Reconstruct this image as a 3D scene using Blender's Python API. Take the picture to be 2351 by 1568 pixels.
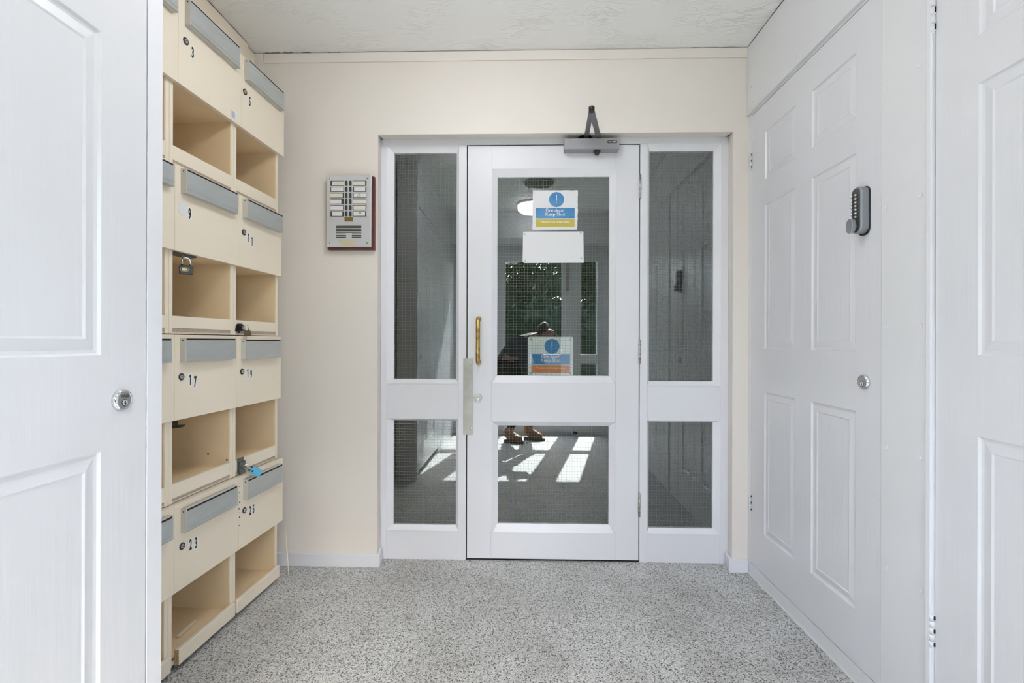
import bpy, bmesh, math, random
from mathutils import Matrix, Vector
random.seed(7)
sc = bpy.context.scene
for o in list(bpy.data.objects): bpy.data.objects.remove(o)
col = sc.collection
R = math.radians

# ------------------------------------------------------------------ camera
H = 1.033
yaw, roll = R(1.43), R(0.15)
fw = Vector((-math.sin(yaw), math.cos(yaw), 0)); rt = Vector((math.cos(yaw), math.sin(yaw), 0)); up = Vector((0, 0, 1))
cr = rt*math.cos(roll) + up*math.sin(roll); cu = -rt*math.sin(roll) + up*math.cos(roll)
cd = bpy.data.cameras.new('camera'); cam = bpy.data.objects.new('camera', cd); col.objects.link(cam)
cd.sensor_width = 36; cd.sensor_fit = 'HORIZONTAL'; cd.lens = 36*1100/2351; cd.clip_start = 0.02; cd.clip_end = 200
m = Matrix.Identity(4)
for i in range(3): m[i][0] = cr[i]; m[i][1] = cu[i]; m[i][2] = -fw[i]
m[2][3] = H
cam.matrix_world = m
sc.camera = cam

# ------------------------------------------------------------------ world, sun, exposure
w = bpy.data.worlds.new('sky'); sc.world = w; w.use_nodes = True
nt = w.node_tree; nt.nodes.clear()
sky = nt.nodes.new('ShaderNodeTexSky'); sky.sky_type = 'NISHITA'; sky.sun_disc = False
sky.sun_elevation = R(43); sky.sun_rotation = R(168); sky.air_density = 1.0; sky.dust_density = 2.0; sky.ozone_density = 1.0
bgn = nt.nodes.new('ShaderNodeBackground'); bgn.inputs[1].default_value = SKY = 0.85
on = nt.nodes.new('ShaderNodeOutputWorld')
nt.links.new(sky.outputs[0], bgn.inputs[0]); nt.links.new(bgn.outputs[0], on.inputs[0])
sl = bpy.data.lights.new('sun', 'SUN'); sl.energy = 11.5; sl.angle = R(0.53); sl.color = (1.0, 0.99, 0.97)
so = bpy.data.objects.new('sun', sl); col.objects.link(so)
sdir = Vector((-0.217, 1.0, -0.945)); so.rotation_euler = sdir.to_track_quat('-Z', 'Y').to_euler(); so.location = (1.5, -8, 8)
LAMP = 3.6            # emission of the round ceiling light over the lobby
vs = sc.view_settings
vs.view_transform = 'Standard'; vs.look = 'None'; vs.gamma = 1; vs.use_curve_mapping = False
vs.exposure = 1.27

# ------------------------------------------------------------------ materials
def lin(c): return tuple(((v/255)/12.92 if v/255 <= .04045 else ((v/255+.055)/1.055)**2.4) for v in c)
def mat(name, color, rough=.5, metal=0.0, bump=None, var=None, spec=.5, emit=None, coat=0):
    """bump=(scale xyz, strength, detail), var=(scale, amount, colour2)"""
    M = bpy.data.materials.new(name); M.use_nodes = True
    t = M.node_tree; b = t.nodes['Principled BSDF']
    b.inputs['Base Color'].default_value = (*color, 1); b.inputs['Roughness'].default_value = rough
    b.inputs['Metallic'].default_value = metal; b.inputs['Specular IOR Level'].default_value = spec
    b.inputs['Coat Weight'].default_value = coat
    tc = t.nodes.new('ShaderNodeTexCoord')
    def noise(scale, detail=3, rough_=.55):
        mp = t.nodes.new('ShaderNodeMapping'); t.links.new(tc.outputs['Object'], mp.inputs[0])
        mp.inputs['Scale'].default_value = scale if isinstance(scale, tuple) else (scale,)*3
        n = t.nodes.new('ShaderNodeTexNoise'); n.inputs['Scale'].default_value = 1; n.inputs['Detail'].default_value = detail
        n.inputs['Roughness'].default_value = rough_
        t.links.new(mp.outputs[0], n.inputs['Vector']); return n
    if var:
        n = noise(var[0], 4)
        r = t.nodes.new('ShaderNodeMapRange'); r.inputs['From Min'].default_value = .35; r.inputs['From Max'].default_value = .68
        t.links.new(n.outputs['Fac'], r.inputs['Value'])
        mu = t.nodes.new('ShaderNodeMath'); mu.operation = 'MULTIPLY'; mu.inputs[1].default_value = var[1]
        t.links.new(r.outputs[0], mu.inputs[0])
        mx = t.nodes.new('ShaderNodeMix'); mx.data_type = 'RGBA'
        mx.inputs['A'].default_value = (*color, 1); mx.inputs['B'].default_value = (*var[2], 1)
        t.links.new(mu.outputs[0], mx.inputs['Factor']); t.links.new(mx.outputs['Result'], b.inputs['Base Color'])
    if bump:
        n = noise(bump[0], bump[2] if len(bump) > 2 else 3)
        bn = t.nodes.new('ShaderNodeBump'); bn.inputs['Strength'].default_value = bump[1]; bn.inputs['Distance'].default_value = .002
        t.links.new(n.outputs['Fac'], bn.inputs['Height']); t.links.new(bn.outputs[0], b.inputs['Normal'])
    if emit:
        b.inputs['Emission Color'].default_value = (*emit[0], 1); b.inputs['Emission Strength'].default_value = emit[1]
    return M

MAT = {}
MAT['wall'] = mat('cream_wall_paint', (.865, .80, .74), .55, bump=(14, .25, 4), var=(3.0, .5, (.855, .805, .755)))
MAT['ceil'] = None
MAT['white'] = mat('white_gloss_paint', (.82, .82, .865), .36, bump=((9, 9, 4), .12, 3))
MAT['door'] = mat('white_moulded_door_paint', (.76, .76, .795), .28, bump=((55, 55, 3.2), .42, 3))
MAT['board'] = mat('white_satin_board', (.79, .79, .81), .30, bump=(6, .12, 3))
MAT['box'] = mat('cream_mailbox_board', (.89, .79, .64), .38, bump=(10, .10, 3), var=(5, .35, (.87, .785, .66)))
MAT['inner'] = mat('tan_board_inside', (.88, .70, .46), .6, var=((6, 6, 2), .6, (.82, .63, .40)))
MAT['chip'] = mat('bare_chipboard_edge', (.56, .46, .37), .9, bump=(300, .8, 2), var=(220, .8, (.36, .27, .20)))
MAT['chipend'] = mat('broken_chipboard', (.42, .27, .12), .95, bump=(250, 1, 2), var=(160, .9, (.62, .45, .24)))
MAT['alu'] = mat('brushed_aluminium', (.56, .585, .58), .42, .5, var=((2, 9, 40), .6, (.48, .51, .51)))
MAT['alucap'] = mat('painted_hood_end', (.60, .58, .52), .5)
MAT['black'] = mat('black_plastic', (.012, .012, .013), .4)
MAT['gap'] = mat('dark_gap', (.02, .018, .016), .9)
MAT['steel'] = mat('steel', (.62, .62, .63), .22, 1.0)
MAT['satin'] = mat('satin_steel_face', (.50, .49, .46), .38, .9)
MAT['chrome'] = mat('chrome', (.75, .76, .78), .08, 1.0)
MAT['brass'] = mat('worn_brass', (.62, .43, .14), .28, 1.0, bump=(120, .3, 2), var=(60, .8, (.25, .15, .05)))
MAT['oldbrass'] = mat('dull_brass', (.13, .10, .055), .4, .8, var=(90, .7, (.05, .035, .02)))
MAT['plate'] = mat('scuffed_aluminium_plate', (.52, .51, .48), .45, .75, bump=(80, .3, 3), var=(14, .7, (.34, .33, .29)))
MAT['closer'] = mat('silver_grey_closer', (.36, .355, .37), .42, .35)
MAT['arm'] = mat('dark_grey_arm', (.23, .23, .24), .4, .5)
MAT['mahog'] = mat('mahogany_board', (.10, .018, .013), .3, var=((30, 30, 5), .7, (.16, .045, .035)))
MAT['face'] = mat('anodised_faceplate', (.72, .74, .78), .32, .45)
MAT['btn'] = mat('dark_button', (.05, .05, .052), .5)
MAT['card'] = mat('name_card', (.78, .74, .66), .6)
MAT['cardw'] = mat('white_name_card', (.80, .80, .79), .6)
MAT['tape'] = mat('yellowed_tape', (.62, .55, .38), .5)
MAT['brown'] = mat('brown_label', (.22, .14, .03), .5)
MAT['paper'] = mat('white_paper', (.83, .83, .85), .55)
MAT['plastic'] = mat('white_plastic_sign', (.93, .95, .97), .25)
MAT['blue'] = mat('mandatory_blue', (.015, .26, .66), .3)
MAT['bluepale'] = mat('faded_blue_print', (.09, .33, .64), .25, var=((8, 8, 22), .8, (.03, .17, .45)))
MAT['yellow'] = mat('faded_yellow_print', (.62, .50, .05), .35, var=((6, 6, 20), .6, (.60, .48, .16)))
MAT['orange'] = mat('orange_print', (.85, .25, .05), .3)
MAT['sticker'] = mat('white_sticker', (.88, .84, .77), .5)
MAT['ink'] = mat('black_ink', (.012, .012, .012), .5)
MAT['lockblk'] = mat('black_padlock_case', (.018, .018, .016), .3, .2)
MAT['gold'] = mat('gold_badge', (.42, .27, .06), .3, .8)
MAT['hasp'] = mat('galvanised_hasp', (.17, .19, .18), .45, .7)
MAT['rust'] = mat('rusty_latch', (.045, .03, .018), .5, .6)
MAT['skyblue'] = mat('sky_blue_lock_cover', (.11, .47, .72), .3)
MAT['navy'] = mat('navy_dot', (.01, .02, .10), .4)
MAT['cardstrip'] = mat('cream_strip', (.90, .82, .66), .6)
MAT['wire'] = mat('glass_wire', (.30, .30, .26), .5, .2)
MAT['putty'] = mat('old_putty', (.30, .29, .26), .8)
MAT['grey'] = mat('keypad_grey', (.30, .325, .35), .38, .5)
MAT['greydk'] = mat('keypad_face', (.10, .10, .10), .45, .4)
MAT['lampshade'] = mat('lamp_opal', (.9, .9, .88), .4, emit=((.98, .98, 1.0), LAMP))
MAT['fill_shade'] = mat('fill_lamp_opal', (.9, .9, .88), .4, emit=((.98, .98, 1.0), LAMP*2.45))  # glow of the added fill lamp
MAT['lampgrey'] = mat('unlit_smoked_dome', (.16, .17, .15), .3)
MAT['trimw'] = mat('white_pvc', (.80, .81, .82), .25)
MAT['halldark'] = mat('hall_dimmed_paint', (.045, .041, .031), .7)  # hallway dimness is put into this dark wall colour
MAT['halldoor'] = mat('hall_door_paint', (.20, .19, .17), .5)
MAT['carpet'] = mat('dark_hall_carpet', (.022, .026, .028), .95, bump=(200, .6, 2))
MAT['bark'] = mat('bark', (.07, .05, .035), .9, bump=(30, .8, 3))
MAT['leaf'] = mat('leaf_green', (.060, .075, .030), .5, var=(2, .8, (.10, .12, .045)))
MAT['hedge'] = mat('hedge_green', (.03, .055, .018), .6, var=(3, .8, (.05, .07, .02)))
MAT['grass'] = mat('lawn', (.06, .10, .03), .9, bump=(60, .8, 3), var=(4, .8, (.09, .10, .05)))
MAT['skin'] = mat('skin', (.34, .20, .14), .5)
MAT['hair'] = mat('dark_hair', (.03, .02, .014), .5, bump=(200, .5, 2))
MAT['navycloth'] = mat('dark_navy_jacket', (.012, .016, .032), .8, bump=(300, .3, 2))
MAT['trouser'] = mat('black_trousers', (.010, .011, .013), .85, bump=(300, .3, 2))
MAT['boot'] = mat('tan_leather', (.28, .12, .05), .4, var=(18, .6, (.16, .06, .025)))
MAT['sole'] = mat('dark_sole', (.02, .014, .01), .6)

def mat_ceiling():
    M = bpy.data.materials.new('artex_ceiling'); M.use_nodes = True; t = M.node_tree; b = t.nodes['Principled BSDF']
    b.inputs['Base Color'].default_value = (.95, .945, .94, 1); b.inputs['Roughness'].default_value = .45
    tc = t.nodes.new('ShaderNodeTexCoord')
    n1 = t.nodes.new('ShaderNodeTexNoise'); n1.inputs['Scale'].default_value = 5; n1.inputs['Detail'].default_value = 2
    t.links.new(tc.outputs['Object'], n1.inputs['Vector'])
    mp = t.nodes.new('ShaderNodeMapping'); mp.inputs['Rotation'].default_value = (0, 0, R(38)); mp.inputs['Scale'].default_value = (9, 40, 9)
    vm = t.nodes.new('ShaderNodeVectorMath'); vm.operation = 'MULTIPLY_ADD'
    vm.inputs[1].default_value = (.16, .16, 0); t.links.new(n1.outputs['Color'], vm.inputs[0]); t.links.new(tc.outputs['Object'], vm.inputs[2])
    t.links.new(vm.outputs[0], mp.inputs[0])
    n2 = t.nodes.new('ShaderNodeTexNoise'); n2.inputs['Scale'].default_value = 1; n2.inputs['Detail'].default_value = 5; n2.inputs['Distortion'].default_value = .5
    t.links.new(mp.outputs[0], n2.inputs['Vector'])
    # thin ridges: 1-|2n-1| sharpened
    a = t.nodes.new('ShaderNodeMath'); a.operation = 'SUBTRACT'; a.inputs[1].default_value = .5; t.links.new(n2.outputs['Fac'], a.inputs[0])
    ab = t.nodes.new('ShaderNodeMath'); ab.operation = 'ABSOLUTE'; t.links.new(a.outputs[0], ab.inputs[0])
    mr = t.nodes.new('ShaderNodeMapRange'); mr.inputs['From Min'].default_value = 0; mr.inputs['From Max'].default_value = .045; mr.inputs['To Min'].default_value = 1; mr.inputs['To Max'].default_value = 0
    t.links.new(ab.outputs[0], mr.inputs['Value'])
    n3 = t.nodes.new('ShaderNodeTexNoise'); n3.inputs['Scale'].default_value = 4.5; t.links.new(tc.outputs['Object'], n3.inputs['Vector'])
    mk = t.nodes.new('ShaderNodeMapRange'); mk.inputs['From Min'].default_value = .45; mk.inputs['From Max'].default_value = .62
    t.links.new(n3.outputs['Fac'], mk.inputs['Value'])
    mm = t.nodes.new('ShaderNodeMath'); mm.operation = 'MULTIPLY'; t.links.new(mr.outputs[0], mm.inputs[0]); t.links.new(mk.outputs[0], mm.inputs[1])
    bn = t.nodes.new('ShaderNodeBump'); bn.inputs['Strength'].default_value = .6; bn.inputs['Distance'].default_value = .004
    t.links.new(mm.outputs[0], bn.inputs['Height']); t.links.new(bn.outputs[0], b.inputs['Normal'])
    return M
MAT['ceil'] = mat_ceiling()

def mat_terrazzo():
    M = bpy.data.materials.new('grey_terrazzo'); M.use_nodes = True; t = M.node_tree; b = t.nodes['Principled BSDF']
    b.inputs['Roughness'].default_value = .55
    tc = t.nodes.new('ShaderNodeTexCoord')
    def nz(s, d=2, r=.5):
        n = t.nodes.new('ShaderNodeTexNoise'); n.inputs['Scale'].default_value = s; n.inputs['Detail'].default_value = d; n.inputs['Roughness'].default_value = r
        t.links.new(tc.outputs['Object'], n.inputs['Vector']); return n
    def ramp(src, pts):
        r = t.nodes.new('ShaderNodeValToRGB'); e = r.color_ramp.elements
        while len(e) < len(pts): e.new(.5)
        for k, (p, c) in enumerate(pts): e[k].position = p; e[k].color = (*c, 1)
        t.links.new(src, r.inputs[0]); return r
    v = t.nodes.new('ShaderNodeTexVoronoi'); v.inputs['Scale'].default_value = 330; v.feature = 'F1'
    t.links.new(tc.outputs['Object'], v.inputs['Vector'])
    sep = t.nodes.new('ShaderNodeSeparateColor'); t.links.new(v.outputs['Color'], sep.inputs[0])
    r1 = ramp(sep.outputs[0], [(0, (.10, .10, .10)), (.08, (.14, .14, .14)), (.15, (.40, .40, .395)), (.55, (.58, .58, .57)), (.82, (.70, .70, .69)), (1, (.84, .84, .84))])
    v2 = t.nodes.new('ShaderNodeTexVoronoi'); v2.inputs['Scale'].default_value = 150; t.links.new(tc.outputs['Object'], v2.inputs['Vector'])
    sp = ramp(v2.outputs['Distance'], [(0, (0, 0, 0)), (.30, (0, 0, 0)), (.42, (1, 1, 1))])
    s2 = t.nodes.new('ShaderNodeSeparateColor'); t.links.new(v2.outputs['Color'], s2.inputs[0])
    g = t.nodes.new('ShaderNodeMath'); g.operation = 'GREATER_THAN'; g.inputs[1].default_value = .28; t.links.new(s2.outputs[1], g.inputs[0])
    mxx = t.nodes.new('ShaderNodeMath'); mxx.operation = 'MAXIMUM'; t.links.new(g.outputs[0], mxx.inputs[0]); t.links.new(sp.outputs[0], mxx.inputs[1])
    m1 = t.nodes.new('ShaderNodeMix'); m1.data_type = 'RGBA'; m1.inputs['A'].default_value = (.09, .09, .092, 1)
    t.links.new(mxx.outputs[0], m1.inputs['Factor']); t.links.new(r1.outputs[0], m1.inputs['B'])
    # dirt blotches and wear
    d = ramp(nz(3.2, 5, .6).outputs['Fac'], [(.36, (.80, .79, .77)), (.60, (1, 1, 1))])
    m2 = t.nodes.new('ShaderNodeMix'); m2.data_type = 'RGBA'; m2.blend_type = 'MULTIPLY'; m2.inputs['Factor'].default_value = 1
    t.links.new(m1.outputs['Result'], m2.inputs['A']); t.links.new(d.outputs[0], m2.inputs['B'])
    d2 = ramp(nz(9, 6, .7).outputs['Fac'], [(.30, (.55, .54, .52)), (.36, (1, 1, 1))])
    m3 = t.nodes.new('ShaderNodeMix'); m3.data_type = 'RGBA'; m3.blend_type = 'MULTIPLY'; m3.inputs['Factor'].default_value = 1
    t.links.new(m2.outputs['Result'], m3.inputs['A']); t.links.new(d2.outputs[0], m3.inputs['B'])
    t.links.new(m3.outputs['Result'], b.inputs['Base Color'])
    return M
MAT['floor'] = mat_terrazzo()

def mat_glass(name, tint, k):
    M = bpy.data.materials.new(name); M.use_nodes = True; t = M.node_tree; t.nodes.clear()
    o = t.nodes.new('ShaderNodeOutputMaterial'); tr = t.nodes.new('ShaderNodeBsdfTransparent'); gl = t.nodes.new('ShaderNodeBsdfGlossy')
    tr.inputs[0].default_value = (*tint, 1); gl.inputs['Roughness'].default_value = 0.0; gl.inputs[0].default_value = (.93, .97, 1.0, 1)
    fr = t.nodes.new('ShaderNodeFresnel'); fr.inputs[0].default_value = 1.5
    # the same outside-in reflectance on both faces of the slab
    ge = t.nodes.new('ShaderNodeNewGeometry'); io = t.nodes.new('ShaderNodeMapRange'); io.inputs['To Min'].default_value = 1.5; io.inputs['To Max'].default_value = 1/1.5
    t.links.new(ge.outputs['Backfacing'], io.inputs['Value']); t.links.new(io.outputs[0], fr.inputs[0])
    ma = t.nodes.new('ShaderNodeMath'); ma.operation = 'MULTIPLY'; ma.inputs[1].default_value = k; ma.use_clamp = True
    t.links.new(fr.outputs[0], ma.inputs[0])
    mx = t.nodes.new('ShaderNodeMixShader'); t.links.new(ma.outputs[0], mx.inputs[0]); t.links.new(tr.outputs[0], mx.inputs[1]); t.links.new(gl.outputs[0], mx.inputs[2])
    t.links.new(mx.outputs[0], o.inputs[0]); return M
MAT['glass'] = mat_glass('wired_fire_glass', (.95, .97, .95), 3.1)
MAT['clear'] = mat_glass('clear_door_glass', (.96, .98, .97), 1.0)

# ------------------------------------------------------------------ mesh builder
class MB:
    def __init__(s): s.v = []; s.f = []; s.m = []; s.s = []
    def face(s, pts, mi=0, sm=False):
        b = len(s.v); s.v += [tuple(p) for p in pts]; s.f.append(tuple(range(b, b+len(pts)))); s.m.append(mi); s.s.append(sm)
    def add(s, vs_, fs, mi=0, sm=False):
        b = len(s.v); s.v += [tuple(p) for p in vs_]
        for f in fs: s.f.append(tuple(b+i for i in f)); s.m.append(mi); s.s.append(sm)
        return s
    def box(s, x0, x1, y0, y1, z0, z1, mi=0):
        x0, x1 = sorted((x0, x1)); y0, y1 = sorted((y0, y1)); z0, z1 = sorted((z0, z1))
        return s.add([(x0,y0,z0),(x1,y0,z0),(x1,y1,z0),(x0,y1,z0),(x0,y0,z1),(x1,y0,z1),(x1,y1,z1),(x0,y1,z1)],
              [(0,3,2,1),(4,5,6,7),(0,1,5,4),(1,2,6,5),(2,3,7,6),(3,0,4,7)], mi)
    def prism(s, poly, axis, a0, a1, mi=0, sm=False):
        """poly: 2-D points; axis 'x','y','z'; extruded a0..a1. x:(y,z) y:(x,z) z:(x,y)"""
        def P(p, a): return {'x': (a, p[0], p[1]), 'y': (p[0], a, p[1]), 'z': (p[0], p[1], a)}[axis]
        n = len(poly); vs_ = [P(p, a0) for p in poly]+[P(p, a1) for p in poly]
        fs = [tuple(range(n)), tuple(range(2*n-1, n-1, -1))]
        b = len(s.v); s.v += vs_
        for f in fs: s.f.append(tuple(b+i for i in f)); s.m.append(mi); s.s.append(False)
        for i in range(n):
            j = (i+1) % n; s.f.append((b+i, b+j, b+n+j, b+n+i)); s.m.append(mi); s.s.append(sm)
        return s
    def tube(s, pts, r, n=10, mi=0, sm=True, caps=True):
        pts = [Vector(p) for p in pts]; rs = r if isinstance(r, (list, tuple)) else [r]*len(pts)
        rings = []; pn = None
        for i, p in enumerate(pts):
            d = (pts[min(i+1, len(pts)-1)]-pts[max(i-1, 0)]).normalized()
            if pn is None: pn = d.orthogonal().normalized()
            else:
                pn = (pn - d*pn.dot(d)); pn = pn.normalized() if pn.length > 1e-6 else d.orthogonal().normalized()
            q = d.cross(pn)
            rings.append([p + (pn*math.cos(2*math.pi*k/n)+q*math.sin(2*math.pi*k/n))*rs[i] for k in range(n)])
        b = len(s.v)
        for rg in rings: s.v += [tuple(v) for v in rg]
        for i in range(len(rings)-1):
            for k in range(n):
                j = (k+1) % n; s.f.append((b+i*n+k, b+i*n+j, b+(i+1)*n+j, b+(i+1)*n+k)); s.m.append(mi); s.s.append(sm)
        if caps:
            s.f.append(tuple(b+k for k in range(n-1, -1, -1))); s.m.append(mi); s.s.append(False)
            s.f.append(tuple(b+(len(rings)-1)*n+k for k in range(n))); s.m.append(mi); s.s.append(False)
        return s
    def lathe(s, c, ax, prof, n=24, mi=0, sm=True, sx=1.0):
        """prof: (distance along axis, radius)"""
        c = Vector(c); ax = Vector(ax).normalized()
        u = Vector((0, 0, 1)) if abs(ax.z) < .9 else Vector((1, 0, 0)); p = ax.cross(u).normalized(); q = p.cross(ax).normalized()
        b = len(s.v)
        for (t, r) in prof:
            for k in range(n):
                a = 2*math.pi*k/n; s.v.append(tuple(c + ax*t + p*(math.cos(a)*r*sx) + q*(math.sin(a)*r)))
        for i in range(len(prof)-1):
            for k in range(n):
                j = (k+1) % n; s.f.append((b+i*n+k, b+i*n+j, b+(i+1)*n+j, b+(i+1)*n+k)); s.m.append(mi); s.s.append(sm)
        s.f.append(tuple(b+k for k in range(n-1, -1, -1))); s.m.append(mi); s.s.append(False)
        s.f.append(tuple(b+(len(prof)-1)*n+k for k in range(n))); s.m.append(mi); s.s.append(False)
        return s
    def build(s, name, mats, parent=None, bevel=0, auto=True):
        if isinstance(mats, str): mats = [mats]
        root = parent
        while root is not None and root.parent is not None: root = root.parent
        me = bpy.data.meshes.new(name)
        vs_ = [Vector(v) for v in s.v]
        loc = Vector((0, 0, 0))
        if root is not None:
            if not root.get('_local'):
                inv = (Matrix.Translation(root.location) @ root.rotation_euler.to_matrix().to_4x4()).inverted()
                vs_ = [inv @ v for v in vs_]
        else:
            xs = [v.x for v in vs_]; ys = [v.y for v in vs_]; zs = [v.z for v in vs_]
            loc = Vector(((min(xs)+max(xs))/2, (min(ys)+max(ys))/2, min(zs))); vs_ = [v-loc for v in vs_]
        me.from_pydata([tuple(v) for v in vs_], [], s.f)
        for mm in mats: me.materials.append(MAT[mm])
        for p, mi, sm in zip(me.polygons, s.m, s.s): p.material_index = mi; p.use_smooth = sm
        me.validate(); me.update()
        if auto:
            bm = bmesh.new(); bm.from_mesh(me); bmesh.ops.remove_doubles(bm, verts=bm.verts, dist=1e-6)
            bmesh.ops.recalc_face_normals(bm, faces=bm.faces); bm.to_mesh(me); bm.free()
        o = bpy.data.objects.new(name, me); col.objects.link(o); o.location = loc
        if parent is not None: o.parent = parent; o.location = (0, 0, 0)
        if bevel:
            bv = o.modifiers.new('bevel', 'BEVEL'); bv.width = bevel; bv.segments = 2; bv.limit_method = 'ANGLE'; bv.angle_limit = R(40)
        return o

def tag(o, label=None, cat=None, group=None, kind=None):
    if label: o['label'] = label
    if cat: o['category'] = cat
    if group: o['group'] = group
    if kind: o['kind'] = kind
    return o
def thing(name, loc, label, cat, group=None, rz=0, local=False, kind=None):
    o = bpy.data.objects.new(name, None); col.objects.link(o); o.location = loc; o.rotation_euler = (0, 0, rz); o.empty_display_size = .05
    if local: o['_local'] = 1
    return tag(o, label, cat, group, kind)
def struct(mb, name, mats, label, bevel=0): return tag(mb.build(name, mats, bevel=bevel), label, None, None, 'structure')

def text_shape(s, size, bold=0.0, sx=1.0):
    cu_ = bpy.data.curves.new('t', 'FONT'); cu_.body = s; cu_.size = size; cu_.align_x = 'CENTER'; cu_.align_y = 'CENTER'
    cu_.offset = bold; cu_.resolution_u = 3; cu_.space_line = .95
    o = bpy.data.objects.new('t', cu_); col.objects.link(o)
    bpy.context.view_layer.update()
    me = bpy.data.meshes.new_from_object(o.evaluated_get(bpy.context.evaluated_depsgraph_get()))
    vs_ = [(v.co.x*sx, v.co.y) for v in me.vertices]; fs = [tuple(p.vertices) for p in me.polygons]
    bpy.data.objects.remove(o); bpy.data.curves.remove(cu_); bpy.data.meshes.remove(me)
    if not vs_: return [], []
    cx = (min(v[0] for v in vs_)+max(v[0] for v in vs_))/2; cy = (min(v[1] for v in vs_)+max(v[1] for v in vs_))/2
    return [(x-cx, y-cy) for x, y in vs_], fs
def put_text(mb, s, size, O, ex, ey, mi=0, bold=0.0, sx=1.0):
    v, f = text_shape(s, size, bold, sx); O = Vector(O); ex = Vector(ex); ey = Vector(ey)
    mb.add([O+ex*x+ey*y for x, y in v], f, mi)

def panel_leaf(mb, P, s0, s1, t0, t1, panels, th, prof=((0,0),(.004,-.0045),(.010,-.0055),(.030,-.0015),(.0345,-.0035))):
    """moulded leaf: P(s,t,d) -> point, d outwards"""
    S = sorted({s0, s1, *[p[0] for p in panels], *[p[1] for p in panels]}); T = sorted({t0, t1, *[p[2] for p in panels], *[p[3] for p in panels]})
    for i in range(len(S)-1):
        for j in range(len(T)-1):
            a, b_, c, d = S[i], S[i+1], T[j], T[j+1]; ms, mt = (a+b_)/2, (c+d)/2
            if any(p[0] < ms < p[1] and p[2] < mt < p[3] for p in panels): continue
            mb.face([P(a,c,0), P(b_,c,0), P(b_,d,0), P(a,d,0)])
    for (a, b_, c, d) in panels:
        prev = None
        for ins, dp in prof:
            q = [P(a+ins,c+ins,dp), P(b_-ins,c+ins,dp), P(b_-ins,d-ins,dp), P(a+ins,d-ins,dp)]
            if prev:
                for k in range(4): mb.face([prev[k], prev[(k+1)%4], q[(k+1)%4], q[k]])
            prev = q
        mb.face(prev)
    def edge(a, b_): mb.face([P(*a, 0), P(*b_, 0), P(*b_, -th), P(*a, -th)])
    edge((s0,t0),(s1,t0)); edge((s1,t0),(s1,t1)); edge((s1,t1),(s0,t1)); edge((s0,t1),(s0,t0))
    mb.face([P(s0,t0,-th), P(s0,t1,-th), P(s1,t1,-th), P(s1,t0,-th)])

def ring(mb, x0, x1, z0, z1, w, y0, y1, mi=0, ys=None):
    """rectangular picture-frame bars in an XZ plane; outer rect, width w"""
    mb.box(x0, x0+w, y0, y1, z0, z1, mi); mb.box(x1-w, x1, y0, y1, z0, z1, mi)
    mb.box(x0+w, x1-w, y0, y1, z0, z0+w, mi); mb.box(x0+w, x1-w, y0, y1, z1-w, z1, mi)
def bead(mb, o, i, yo, yi, yb, mi=0):
    """sloping glazing bead between outer rect o and inner rect i (x0,x1,z0,z1)"""
    def rc(r, y): return [(r[0],y,r[2]),(r[1],y,r[2]),(r[1],y,r[3]),(r[0],y,r[3])]
    a, b_, c = rc(o, yo), rc(i, yi), rc(i, yb); d = rc(o, yb)
    for k in range(4):
        n = (k+1) % 4
        mb.face([a[k],a[n],b_[n],b_[k]], mi); mb.face([b_[k],b_[n],c[n],c[k]], mi); mb.face([c[k],c[n],d[n],d[k]], mi); mb.face([d[k],d[n],a[n],a[k]], mi)

YG = 2.273; GT = .006
def glazing(parent, x0, x1, z0, z1, dashed=False, lab=None):
    g = MB().box(x0-.003, x1+.003, YG, YG+GT, z0-.003, z1+.003).build('wired_glass_pane', 'glass', parent)
    p = .01285; wd = .00042; yw = YG+.003; mb = MB()
    nx = int((x1-x0)/p); nz = int((z1-z0)/p)
    ox = (x1-x0-nx*p)/2; oz = (z1-z0-nz*p)/2
    for k in range(nx+1):
        x = x0+ox+k*p; mb.box(x-wd, x+wd, yw-.0003, yw+.0003, z0, z1)
    for k in range(nz+1):
        z = z0+oz+k*p
        if dashed:
            for q in range(nx): 
                xa = x0+ox+q*p; mb.box(xa+.002, xa+p-.002, yw-.0006, yw+.0004, z-.0009, z+.0009)
        else: mb.box(x0, x1, yw-.0003, yw+.0003, z-wd, z+wd)
    mb.build('wire_mesh', 'wire', g, auto=False)
    return g

# ------------------------------------------------------------------ setting: floor, ceiling, walls
XR = 1.007; XL = -.79; YB = 2.180; CZ = 2.357
fl = MB().box(-1.50, 1.15, 1.5225, 2.30, -.1, 0).box(-1.50, 1.15, -.90, 1.5205, -.1, 0).box(-1.5, 1.15, 1.51, 1.53, -.1, -.003)
struct(fl, 'floor', 'floor', 'speckled grey terrazzo floor of the entrance lobby')
struct(MB().box(-1.50, 1.15, -.90, 2.40, CZ, CZ+.1), 'ceiling', 'ceil', 'white swirled plaster ceiling of the lobby')
wb = MB()
wb.prism([(-1.5, YB), (-.671, YB), (-.6805, 2.252), (-.6805, 2.38), (-1.5, 2.38)], 'z', 0, CZ)
wb.prism([(1.06, YB), (.938, YB), (.952, 2.252), (.952, 2.38), (1.06, 2.38)], 'z', 0, CZ)
wb.prism([(YB, CZ), (YB, 1.979), (2.252, 1.990), (2.38, 1.990), (2.38, CZ)], 'x', -.671, .938)
struct(wb, 'wall_back', 'wall', 'cream painted wall around the glazed fire door')
struct(MB().box(-1.56, -1.46, .985, 2.38, 0, CZ), 'wall_left', 'wall', 'cream wall behind the mailboxes')
struct(MB().box(XR+.04, 1.16, -.90, 2.38, 0, CZ), 'wall_right', 'wall', 'wall behind the white panelled doors')
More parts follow.
